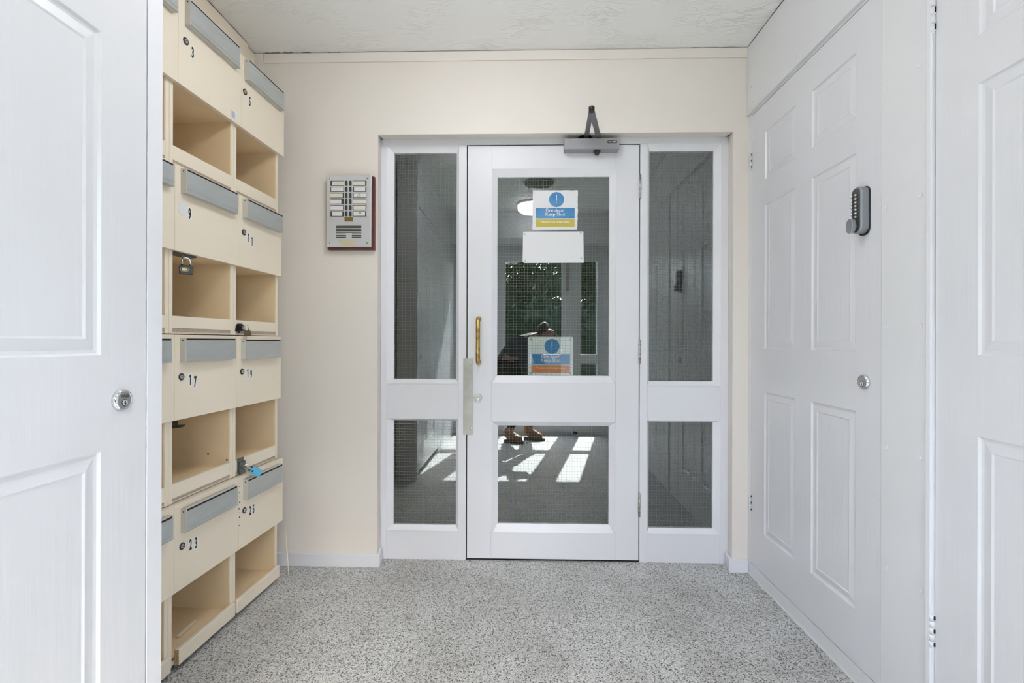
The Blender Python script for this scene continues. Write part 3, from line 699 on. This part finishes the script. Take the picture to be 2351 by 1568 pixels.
bdg = MB(); ex_, ey_ = (Q(1, 0, 0)-Q(0, 0, 0)), (Q(0, sgn, 0)-Q(0, 0, 0))
bdg.lathe(Q(-.004, sgn*.006, -.0135), ey_, [(0, .0065), (.0004, .0065)], 28, mi=1, sx=2.0); bdg.lathe(Q(-.004, sgn*.0062, -.0135), ey_, [(.0003, .0057), (.0006, .0057)], 28, mi=2, sx=2.0)
bdg.lathe(Q(-.004, sgn*.0062, -.0135), ey_, [(.0005, .0048), (.0008, .0048)], 28, mi=0, sx=1.7)
bo = bdg.build('badge', ['gold', 'satin', 'lockblk'], p_, auto=False)
e = MB(); put_text(e, 'Viro', .0075, Q(-.004, sgn*.0072, -.0135), ex_, (0, 0, 1), 0, .0002); e.build('badge_lettering', 'sticker', bo, auto=False)
tilt = Vector((.10, .22, 0))
p_, Q = padlock('padlock', bw(-.2565, .014, 1.0722), Vector((.85, .5, .10)), Vector((-.16, -.18, 1)), .0225, .0215, .011, 'oldbrass', .0225, 'small dull brass padlock on the black hasp under mailbox 11')
p_, Q = padlock('padlock', bw(-.2325, .016, .5445), Vector((.45, .35, .60)), Vector((-.62, -.42, .52)), .027, .040, .016, 'oldbrass', .026, 'small padlock in sky blue cover under mailbox 19')
sgn = 1 if (Q(0, 1, 0)-Q(0, 0, 0)).dot(Vector((.55, -.8, .5))) > 0 else -1
cv = MB()
b8 = [Q(a, sgn*b_, c) for a in (-.0145, .0145) for b_ in (.0062, .0100) for c in (-.041, .0)]
cv.add(b8, [(0,1,3,2),(4,6,7,5),(0,4,5,1),(2,3,7,6),(0,2,6,4),(1,5,7,3)])
cvo = cv.build('blue_cover', 'skyblue', p_, bevel=.0015)
MB().lathe(Q(-.004, sgn*.0100, -.008), Q(0, sgn, 0)-Q(0, 0, 0), [(-.0003, .0040), (.0004, .0040)], 16).build('emblem_dot', 'navy', cvo)

# loose bits
cs = MB(); c0 = Vector((-1.149, 1.558, .052)); dd = Vector((-.004, .092, 0)); sd = Vector((.013, 0, 0))
for a in (0,): cs.add([c0, c0+sd, c0+sd+dd, c0+dd, c0+Vector((0,0,.0022)), c0+sd+Vector((0,0,.0022)), c0+sd+dd+Vector((0,0,.0022)), c0+dd+Vector((0,0,.0022))], [(0,3,2,1),(4,5,6,7),(0,1,5,4),(1,2,6,5),(2,3,7,6),(3,0,4,7)])
tag(cs.build('card_strip', 'cardstrip'), 'thin cream strip lying on the floor of mailbox 23', 'strip')
sp = MB(); sp.tube([(-1.036, 2.055, .250), (-1.034, 2.068, .12), (-1.032, 2.084, .001)], [.0008, .0035, .0015], 5, sm=False)
tag(sp.build('wood_splinter', 'cardstrip'), 'split sliver of cream edging leaning at the end of mailbox 25', 'splinter')

# ------------------------------------------------------------------ entry phone
ip = thing('intercom_panel', (-.787, YB, 1.448), 'door entry phone with name cards and speaker grille on a mahogany backboard', 'intercom')
MB().prism([(-.8935, 1.448), (-.680, 1.448), (-.680, 1.7805), (-.8935, 1.7805)], 'y', YB, YB-.020).build('backboard', 'mahog', ip, bevel=.002)
b2 = MB(); o_ = (-.8935, -.680, 1.448, 1.7805); i_ = (-.8905, -.6885, 1.4545, 1.7775)
def rc(r, y): return [(r[0],y,r[2]),(r[1],y,r[2]),(r[1],y,r[3]),(r[0],y,r[3])]
loft(b2, [rc(o_, YB-.020), rc(i_, YB-.031)]); b2.build('backboard_bevel', 'mahog', ip)
px0, px1, pz0, pz1 = -.8945, -.6905, 1.4575, 1.7835; FY = YB-.034
fpl = MB().box(px0, px1, FY, FY+.003, pz0, pz1).build('faceplate', 'face', ip, bevel=.0015)
def fx(a): return px0+(a-215)/735*(px1-px0)
def fz(b_): return pz1-(b_-145)/1195*(pz1-pz0)
rowsy = [(240, 325), (342, 425), (443, 527), (543, 628), (645, 730), (747, 832)]
cardsL = [(305, 505), (293, 492), (280, 482), (280, 458), (283, 487), (312, 475)]; cardsR = [(648, 848), (668, 852), (662, 868), (645, 870), (660, 857), (660, 850)]
tone = ['card', 'cardw', 'card', 'cardw', 'cardw', 'cardw']; toneR = ['card', 'cardw', 'cardw', 'card', 'card', 'cardw']
for k, (ya, yb_) in enumerate(rowsy):
    for side, (sa, sb_), (ca, cb) in (('L', (280, 505), cardsL[k]), ('R', (645, 870), cardsR[k])):
        hsn = MB().box(fx(sa), fx(sb_), FY-.0008, FY, fz(yb_), fz(ya)).build('name_holder', 'btn', ip)
        MB().box(fx(ca), fx(cb), FY-.0013, FY-.0008, fz(yb_-9), fz(ya+9)).build('name_card', (tone if side == 'L' else toneR)[k], hsn)
    for (a, b_) in ((522, 560), (590, 628)):
        m_ = MB(); loft(m_, [[((fx(a)+fx(b_))/2+p*s_, y, (fz(ya)+fz(yb_))/2+q*s_) for p, q in rr((fx(b_)-fx(a))/2, (fz(ya)-fz(yb_))/2, .0045, 4)] for y, s_ in ((FY, 1), (FY-.0025, 1), (FY-.003, .85))])
        m_.build('call_button', 'btn', ip)
e = MB()
put_text(e, '19', .0075, (fx(752), FY-.0015, fz(467)), (1, 0, 0), (0, 0, 1)); put_text(e, 'Turner', .0065, (fx(748), FY-.0015, fz(493)), (1, 0, 0), (0, 0, 1)); put_text(e, '25', .0105, (fx(765), FY-.0015, fz(778)), (1, 0, .08), (.1, 0, 1), 0, .0003)
put_text(e, '3', .009, (fx(372), FY-.0015, fz(382)), (1, 0, 0), (0, 0, 1))
e.build('handwriting', 'ink', ip, auto=False)
MB().box(fx(512), fx(652), FY-.0008, FY, fz(915), fz(847)).build('brown_label', 'brown', ip)
gr = MB()
for k in range(8):
    za = fz(985+k*26.2); zb = fz(985+k*26.2+14)
    if k in (5, 6, 7): gr.box(fx(375), fx(538), FY-.0004, FY, zb, za).box(fx(632), fx(788), FY-.0004, FY, zb, za)
    else: gr.box(fx(375), fx(788), FY-.0004, FY, zb, za)
gr.build('speaker_grille', 'gap', ip)
MB().prism([(fx(380), fz(1225)), (fx(450), fz(1215)), (fx(685), fz(1205)), (fx(675), fz(1312)), (fx(480), fz(1312)), (fx(455), fz(1262))], 'y', FY-.0004, FY).build('tape_patch', 'tape', ip)
for (a, b_) in ((275, 205), (887, 202), (275, 1272), (887, 1272)):
    sc_ = MB().lathe((fx(a), FY, fz(b_)), (0, -1, 0), [(0, .0045), (.001, .0042), (.0014, .003)], 16).build('faceplate_screw', 'chrome', ip)
    MB().box(fx(a)-.0026, fx(a)-.0002, FY-.0018, FY-.0013, fz(b_)-.0022, fz(b_)+.0022).build('screw_slot', 'gap', sc_)

# ------------------------------------------------------------------ door closer
dc = thing('door_closer', (.31, YF, 1.916), 'grey overhead door closer with folded scissor arm above the fire door', 'door closer')
cb = MB().box(.1830, .4340, YF-.052, YF, 1.916, 1.965).build('closer_body', 'closer', dc, bevel=.0012)
lb = MB(); loft(lb, [[(.4015+a, y, 1.9475+b_) for a, b_ in rr(.0215, .0058, .002, 3)] for y in (YF-.0520, YF-.0526)]); lbo = lb.build('maker_label', 'black', cb)
e = MB(); put_text(e, 'briton 2003', .0078, (.4015, YF-.0530, 1.9475), (1, 0, 0), (0, 0, 1), 0, .0003, .95); e.build('maker_lettering', 'sticker', lbo, auto=False)
MB().lathe((.336, YF-.026, 1.918), (0, 0, -1), [(0, .017), (.008, .016), (.018, .009), (.021, .007)], 18).build('spindle_cap', 'black', dc)
MB().lathe((.345, YF-.026, 1.963), (0, 0, 1), [(0, .010), (.010, .010), (.012, .006)], 16).build('spindle', 'black', dc)
def bar(mb, a, b_, w_, t_):
    a = Vector(a); b_ = Vector(b_); d = (b_-a).normalized(); sdv = d.cross(Vector((0, 0, 1))).normalized()*w_/2; u = Vector((0, 0, t_/2))
    mb.add([a-sdv-u, a+sdv-u, b_+sdv-u, b_-sdv-u, a-sdv+u, a+sdv+u, b_+sdv+u, b_-sdv+u], [(0,3,2,1),(4,5,6,7),(0,1,5,4),(1,2,6,5),(2,3,7,6),(3,0,4,7)])
EL = Vector((.2735, 1.962, 1.980))
a1 = MB(); bar(a1, (.345, YF-.026, 1.974), EL-Vector((0, 0, .004)), .024, .006); a1.build('main_arm', 'arm', dc, bevel=.002)
a2 = MB(); bar(a2, EL+Vector((0, 0, .004)), (.287, YF-.014, 1.9795), .021, .006); a2.build('link_arm', 'arm', dc, bevel=.002)
MB().lathe(EL-Vector((0, 0, .010)), (0, 0, 1), [(0, .011), (.018, .0125), (.021, .0115), (.024, .006)], 18).build('elbow_pivot', 'black', dc)
bk = MB().box(.245, .318, YF-.004, YF-.0002, 1.962, 1.989).lathe((.282, YF-.016, 1.979), (0, 0, 1), [(0, .030), (.006, .030), (.009, .018)], 20, sx=1.2); bko = bk.build('arm_bracket', 'black', dc, bevel=.001)
MB().lathe((.253, YF-.004, 1.972), (0, -1, 0), [(0, .004), (.0015, .003)], 12).lathe((.310, YF-.004, 1.972), (0, -1, 0), [(0, .004), (.0015, .003)], 12).build('bracket_screw', 'steel', bko)

# ------------------------------------------------------------------ signs on the glass
def glsc(x, z): k = (YG)/YF; return x*k, (z-H)*k+H
def fire_sign(x0, x1, z0, z1, y, label, base, blue_, low, paper, lowtext):
    root = thing('fire_door_sign', ((x0+x1)/2, y, z0), label, 'sign')
    th = .0006; W_ = x1-x0; Hh = z1-z0
    if paper:
        pts = []; rnd = random.Random(3); nn = 18
        L_ = [(x0+.002, z0)]+[(x0+W_*k/nn, z0+.0006*rnd.random()) for k in range(1, nn)]+[(x1-.003, z0+.001)]
        Rr = [(x1-.001-.003*rnd.random()+.003*k/nn, z0+Hh*k/nn) for k in range(1, nn)]
        Tt = [(x1, z1-.001)]+[(x1-W_*k/nn, z1-.0015*rnd.random()) for k in range(1, nn)]+[(x0+.003, z1)]
        Ll = [(x0+.003-.0015*rnd.random()-.002*k/nn, z1-Hh*k/nn) for k in range(1, nn)]
        sh = MB().prism(L_+Rr+Tt+Ll, 'y', y-th, y).build('sign_sheet', base, root)
    else:
        m_ = MB(); loft(m_, [[((x0+x1)/2+a, yy, (z0+z1)/2+b_) for a, b_ in rr(W_/2, Hh/2, .008, 4)] for yy in (y, y+.0015)]); sh = m_.build('sign_sheet', base, root)
    yf = y-th if paper else y
    X = lambda a: x0+a*W_
    Z = lambda b_: z0+b_*Hh
    MB().lathe((X(.53), yf, Z(.765 if paper else .755)), (0, -1, 0), [(0, .165*W_), (.0003, .165*W_)], 40).build('blue_disc', blue_, sh)
    ex = MB(); zc = Z(.765 if paper else .755)
    ex.prism([(X(.53)-.0022, zc+.020), (X(.53)+.0022, zc+.020), (X(.53)+.0012, zc-.007), (X(.53)-.0012, zc-.007)], 'y', yf-.0008, yf-.0004); ex.lathe((X(.53), yf-.0004, zc-.0135), (0, -1, 0), [(0, .0024), (.0004, .0024)], 12)
    ex.build('exclamation_mark', 'sticker', sh)
    MB().box(X(.075), X(.93), yf-.0004, yf, Z(.29), Z(.555)).build('blue_band', blue_, sh)
    MB().box(X(.075), X(.93), yf-.0004, yf, Z(.075), Z(.27)).build('lower_band', low, sh)
    e = MB(); put_text(e, 'Fire door', .0225, (X(.50), yf-.0007, Z(.495)), (1, 0, 0), (0, 0, 1), 0, .0002); put_text(e, 'Keep Shut', .0225, (X(.505), yf-.0007, Z(.385)), (1, 0, 0), (0, 0, 1), 0, .0002)
    put_text(e, lowtext, .0108, (X(.505), yf-.0007, Z(.195)), (1, 0, 0), (0, 0, 1), 0, .0003)
    e.build('sign_lettering', 'sticker', sh, auto=False)
    return root, sh, X, Z
x0_, z0_ = glsc(.0380, 1.5575); x1_, z1_ = glsc(.2515, 1.7440)
fire_sign(x0_, x1_, z0_, z1_, YG-.0002, 'faded blue and yellow fire door keep shut sign, uppermost on the door glass', 'paper', 'bluepale', 'yellow', True, 'This door must be kept closed.')
x0_, z0_ = glsc(-.0075, 1.4020); x1_, z1_ = glsc(.2790, 1.5495)
bn_ = thing('blank_notice', ((x0_+x1_)/2, YG, z0_), 'blank white plastic sheet stuck to the door glass between the two signs', 'notice')
m_ = MB(); m_.prism([(x0_+.010, z0_), (x1_, z0_+.001), (x1_-.002, z1_), (x0_+.006, z1_), (x0_+.002, z1_-.004), (x0_, z0_+.010), (x0_+.003, z0_+.003)], 'y', YG-.0022, YG-.0002); bs = m_.build('notice_sheet', 'paper', bn_)
m_ = MB()
for (a, b_) in ((.012, .010), (.010, z1_-z0_-.012), (x1_-x0_-.012, .022), (x1_-x0_-.014, z1_-z0_-.006)): m_.lathe((x0_+a, YG-.0022, z0_+b_), (0, -1, 0), [(0, .0045), (.0006, .004)], 14)
m_.build('adhesive_pad', 'satin', bs)
x0_, z0_ = glsc(.0190, .8725); x1_, z1_ = glsc(.2320, 1.0560)
rt_, sh_, X_, Z_ = fire_sign(x0_, x1_, z0_, z1_, YG+GT+.0012, 'blue and orange fire door keep shut sign behind the wired glass, above the lower rail', 'plastic', 'blue', 'orange', False, 'This door must be kept closed.')
m_ = MB()
for (a, b_) in ((.07, .93), (.93, .93), (.07, .06), (.93, .06)): m_.lathe((X_(a), YG+GT+.0012, Z_(b_)), (0, -1, 0), [(0, .006), (.0005, .0055)], 16)
m_.build('adhesive_pad', 'satin', sh_)

# ------------------------------------------------------------------ ceiling lights (seen in the glass, plus an added fill lamp)
cl = thing('ceiling_light', (.09, -.055, CZ), 'lit round white ceiling light reflected in the door glass', 'ceiling light')
MB().lathe((.09, -.055, CZ), (0, 0, -1), [(0, .165), (.015, .165), (.02, .158)], 48).build('lamp_base', 'trimw', cl)
MB().lathe((.09, -.055, CZ-.018), (0, 0, -1), [(0, .155), (.045, .152), (.065, .125), (.075, .07), (.078, .01)], 48).build('lamp_diffuser', 'lampshade', cl)
cl = thing('ceiling_light', (-.20, 1.24, CZ), 'added fill lamp in a round white ceiling fitting, unseen above the picture', 'ceiling light')
MB().lathe((-.20, 1.24, CZ), (0, 0, -1), [(0, .165), (.015, .165), (.02, .158)], 48).build('lamp_base', 'trimw', cl)
MB().lathe((-.20, 1.24, CZ-.018), (0, 0, -1), [(0, .155), (.060, .152), (.085, .125), (.095, .07), (.098, .01)], 48).build('lamp_diffuser', 'fill_shade', cl)  # unseen fitting added to brighten the far end of the lobby
cl = thing('ceiling_light', (.118, .615, CZ), 'unlit smoked round ceiling dome reflected at the top of the door glass', 'ceiling light')
MB().lathe((.118, .615, CZ), (0, 0, -1), [(0, .135), (.012, .135), (.016, .13)], 40).build('lamp_base', 'trimw', cl)
MB().lathe((.118, .615, CZ-.014), (0, 0, -1), [(0, .128), (.02, .12), (.04, .085), (.048, .02)], 40).build('lamp_diffuser', 'lampgrey', cl)

# ------------------------------------------------------------------ glazed street entrance behind the camera (reflected)
YR = -.80
wv = MB().box(-.84, -.765, YR-.07, YR, 0, CZ).box(.87, 1.06, YR-.07, YR, 0, CZ).box(-.765, .87, YR-.07, YR, 2.03, CZ)
struct(wv, 'wall_rear', 'board', 'wall around the street entrance behind the camera')
struct(MB().box(XL, XR, YR+.001, -.37, 2.10, CZ-.001), 'trim_11', 'board', 'boxed beam over the street entrance')
struct(MB().box(-1.2, 1.3, -1.27, YR-.071, 2.15, 2.27), 'trim_12', 'trimw', 'shallow canopy outside the street entrance')
f_ = MB()
for a, b_ in ((-.765, -.745), (-.42, -.345), (.545, .600), (.835, .87)): f_.box(a, b_, YR-.06, YR-.01, 0, 2.03)
f_.box(-.745, .835, YR-.06, YR-.01, 1.985, 2.03); f_.box(-.745, .835, YR-.06, YR-.01, 0, .03)
struct(f_, 'trim_13', 'trimw', 'white frame of the street entrance')
def pvc(name, x0, x1, px0_, px1_, label):
    f_ = MB(); ya, yb_ = YR-.055, YR
    f_.box(x0, px0_, ya, yb_, .03, 1.985).box(px1_, x1, ya, yb_, .03, 1.985)
    for a, b_ in ((.03, .13), (.79, .89), (1.93, 1.985)): f_.box(px0_, px1_, ya, yb_, a, b_)
    o = struct(f_, name, 'trimw', label, bevel=.002)
    for a, b_ in ((.13, .79), (.89, 1.93)): MB().box(px0_-.002, px1_+.002, YR-.034, YR-.028, a-.002, b_+.002).build('glass_pane', 'clear', o)
    return o
pvc('window_3', -.745, -.42, -.735, -.430, 'white framed side window left of the street door')
d5 = pvc('door_5', -.345, .545, -.21, .42, 'white framed glass street door behind the camera')
pvc('window_4', .600, .835, .63, .812, 'white framed narrow window right of the street door')
MB().box(.468, .500, YR, YR+.008, 1.60, 1.92).tube([(.484, YR+.006, 1.88), (.484, YR+.05, 1.88), (.484, YR+.05, 1.76)], .008, 8).build('door_handle', 'satin', d5)

# outside
struct(MB().box(-30, 30, -40, -.9, -.12, -.02), 'ground', 'grass', 'lawn outside the street entrance')
def leaf_cloud(cx, cy, cz, rx_, ry_, rz_, n, size, seed):
    rn = random.Random(seed); mb = MB()
    lobes = [(cx+rn.uniform(-.6, .6)*rx_, cy+rn.uniform(-.5, .5)*ry_, cz+rn.uniform(-.6, .6)*rz_, rn.uniform(.35, .6)) for _ in range(14)]
    for k in range(n):
        lx_, ly_, lz_, q = rn.choice(lobes)
        while True:
            a, b_, c = rn.uniform(-1, 1), rn.uniform(-1, 1), rn.uniform(-1, 1)
            if .25 < a*a+b_*b_+c*c < 1: break
        p = Vector((lx_+a*rx_*q, ly_+b_*ry_*q, lz_+c*rz_*q))
        u = Vector((rn.gauss(0, 1), rn.gauss(0, 1), rn.gauss(0, 1))).normalized()*size*rn.uniform(.6, 1.3); v = u.orthogonal().normalized()*size*.5
        mb.face([p-u, p+v, p+u, p-v])
    return mb
trees = [(-5.6, -10.8, 6.0, 2.4, 'broad tree left of the street door, reflected in the glass'), (-.4, -15.5, 7.6, 2.5, 'tallest tree straight beyond the street door'),
         (2.7, -10.8, 6.0, 2.4, 'round tree right of the street door')]
for k, (tx, ty, th_, rad, lab) in enumerate(trees):
    t_ = thing('garden_tree', (tx, ty, 0), lab, 'tree', 'trees outside the street entrance')
    MB().tube([(tx, ty, -.02), (tx+.1, ty, th_*.3), (tx-.05, ty, th_*.62)], [.20, .15, .07], 8).build('trunk', 'bark', t_)
    leaf_cloud(tx, ty, th_*.58, rad, rad*.8, th_*.40, 16000, .11, 20+k).build('crown', 'leaf', t_, auto=False)
hg = thing('hedge', (0, -8.6, 0), 'dark clipped hedge across the lawn beyond the street door', 'hedge')
leaf_cloud(0, -8.6, 1.1, 7.5, .6, 1.1, 12000, .12, 5).build('foliage', 'hedge', hg, auto=False)
MB().box(-6.5, 6.5, -8.8, -8.4, -.02, 1.9).build('hedge_stems', 'hedge', hg)

hg = thing('hedge', (1.0, -19.0, 0), 'tall dark conifer screen behind the garden trees', 'hedge')
leaf_cloud(1.0, -19.0, 2.3, 12.0, .8, 1.9, 16000, .15, 8).build('foliage', 'hedge', hg, auto=False)
MB().box(-9, 11, -19.3, -18.8, -.02, 2.5).build('hedge_stems', 'hedge', hg)

# ------------------------------------------------------------------ hallway beyond the fire door
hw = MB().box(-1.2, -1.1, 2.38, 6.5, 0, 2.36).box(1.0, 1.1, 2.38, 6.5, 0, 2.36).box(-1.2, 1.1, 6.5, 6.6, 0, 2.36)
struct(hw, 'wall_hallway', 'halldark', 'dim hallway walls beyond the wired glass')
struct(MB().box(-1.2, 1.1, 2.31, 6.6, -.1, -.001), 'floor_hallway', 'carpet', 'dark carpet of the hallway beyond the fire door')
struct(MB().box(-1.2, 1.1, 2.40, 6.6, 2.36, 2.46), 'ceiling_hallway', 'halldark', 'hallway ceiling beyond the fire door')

# ------------------------------------------------------------------ person standing behind the camera (reflected)
def skinned(name, nodes, edges, material, parent, lev=2):
    me = bpy.data.meshes.new(name); me.from_pydata([n_[0] for n_ in nodes], edges, []); me.materials.append(MAT[material])
    o = bpy.data.objects.new(name, me); col.objects.link(o); o.parent = parent
    sk = o.modifiers.new('skin', 'SKIN'); me.skin_vertices or None
    if not me.skin_vertices:
        pass
    for i, n_ in enumerate(nodes):
        sv = me.skin_vertices[0].data[i]; r = n_[1]; sv.radius = r if isinstance(r, tuple) else (r, r); sv.use_root = (i == 0)
    ss = o.modifiers.new('smooth', 'SUBSURF'); ss.levels = lev; ss.render_levels = lev
    sk.use_smooth_shade = True
    return o
per = thing('person', (-.05, -.430, 0), 'person in dark jacket, black trousers and tan boots crouching, reflected in the glass', 'person', None, rz=R(-68), local=True)
N = []; E_ = []
def nd(p, r, prev=None):
    N.append((p, r)); i = len(N)-1
    if prev is not None: E_.append((prev, i))
    return i
pel = nd((0, -.13, .80), (.130, .105)); sp1 = nd((0, -.05, .945), (.120, .095), pel); sp2 = nd((0, .085, 1.055), (.145, .105), sp1); nk = nd((0, .195, 1.085), .052, sp2); n2 = nd((0, .235, 1.09), .048, nk)
h1 = nd((0, .285, 1.070), (.060, .066), n2); h2 = nd((0, .315, 1.115), (.074, .088), h1); h3 = nd((0, .315, 1.165), (.062, .078), h2)
def knee(s_): return (s_*.115, .125+.02*s_, .465)
def foot(s_): return (s_*.102, .02+.07*s_, 0)
for s_ in (-1, 1):
    sh = nd((s_*.160, .110, 1.045), .054, sp2); el = nd((s_*.215, .150, .790), .042, sh); wr_ = nd((s_*.150, .215, .580), .028, el); pm = nd((s_*.135, .225, .535), (.034, .026), wr_)
    for q in range(4):
        a = .105+q*.018; e2 = .006 if q in (0, 3) else 0
        f1 = nd((s_*a, .232, .490+e2), .0095, pm); f2_ = nd((s_*a, .222, .455+e2), .0085, f1); nd((s_*a, .205, .432+e2*1.5), .0075, f2_)
    t1 = nd((s_*.095, .225, .515), .0105, pm); nd((s_*.078, .215, .480), .0085, t1)
    k = knee(s_); f_o = foot(s_)
    hp_ = nd((s_*.092, -.09, .765), .088, pel); kn_ = nd(k, .058, hp_); an = nd((f_o[0], f_o[1]-.02, .10), .040, kn_); nd((f_o[0]+.010*s_, f_o[1]+.10, .045), (.040, .026), an)
body = skinned('body', N, E_, 'skin', per)
jk = [((0, -.165, .745), (.150, .125)), ((0, -.125, .83), (.156, .128)), ((0, -.05, .950), (.145, .118)), ((0, .085, 1.055), (.168, .128)), ((0, .185, 1.085), (.075, .075))]
je = [(0, 1), (1, 2), (2, 3), (3, 4)]
for s_ in (-1, 1):
    b0 = len(jk); jk += [((s_*.163, .110, 1.042), .072), ((s_*.216, .150, .790), .058), ((s_*.139, .222, .565), .042)]; je += [(3, b0), (b0, b0+1), (b0+1, b0+2)]
skinned('jacket', jk, je, 'navycloth', per)
tr_ = [((0, -.13, .79), (.143, .115))]; te = []
for s_ in (-1, 1):
    k = knee(s_); f_o = foot(s_); b0 = len(tr_)
    tr_ += [((s_*.094, -.08, .745), .103), (k, .076), ((f_o[0], f_o[1]-.02, .14), .060)]; te += [(0, b0), (b0, b0+1), (b0+1, b0+2)]
skinned('trousers', tr_, te, 'trouser', per)
for s_ in (-1, 1):
    fx_, fy_, _ = foot(s_)
    bt = skinned('boot', [((fx_, fy_-.035, .16), .052), ((fx_, fy_-.035, .065), (.050, .055)), ((fx_+.005*s_, fy_+.06, .052), (.050, .044)), ((fx_+.010*s_, fy_+.135, .040), (.046, .030))], [(0, 1), (1, 2), (2, 3)], 'boot', per)
    m_ = MB(); m_.prism([(fx_+a+(.012*s_ if b_ > 0 else 0), fy_+b_) for a, b_ in ((-.028, -.065), (.028, -.065), (.032, -.02), (.037, .07), (.030, .135), (.012, .155), (-.012, .155), (-.030, .135), (-.037, .07), (-.032, -.02))], 'z', 0, .026)
    m_.build('sole', 'sole', bt)
skinned('hair', [((0, .330, 1.182), (.080, .070)), ((0, .280, 1.175), (.092, .078)), ((0, .250, 1.125), (.086, .058)), ((0, .240, 1.085), (.058, .040))], [(0, 1), (1, 2), (2, 3)], 'hair', per)
MB().tube([(0, .388, 1.120), (0, .418, 1.085), (0, .395, 1.074)], [.007, .012, .006], 8).build('nose', 'skin', body)
for s_ in (-1, 1):
    MB().lathe((s_*.030, .382, 1.118), (0, 1, 0), [(0, .009), (.005, .008), (.008, .004)], 12).build('eye', 'card', body)
    MB().lathe((s_*.030, .389, 1.118), (0, 1, 0), [(-.001, .0055), (.0025, .0045)], 12).build('iris', 'hair', body)
    MB().lathe((s_*.077, .305, 1.105), (s_, .2, 0), [(-.006, .022), (.010, .026), (.012, .015)], 12).build('ear', 'skin', body)
MB().box(-.022, .022, .370, .392, 1.050, 1.057).build('mouth', 'boot', body)

for o in bpy.data.objects:
    if '_local' in o: del o['_local']
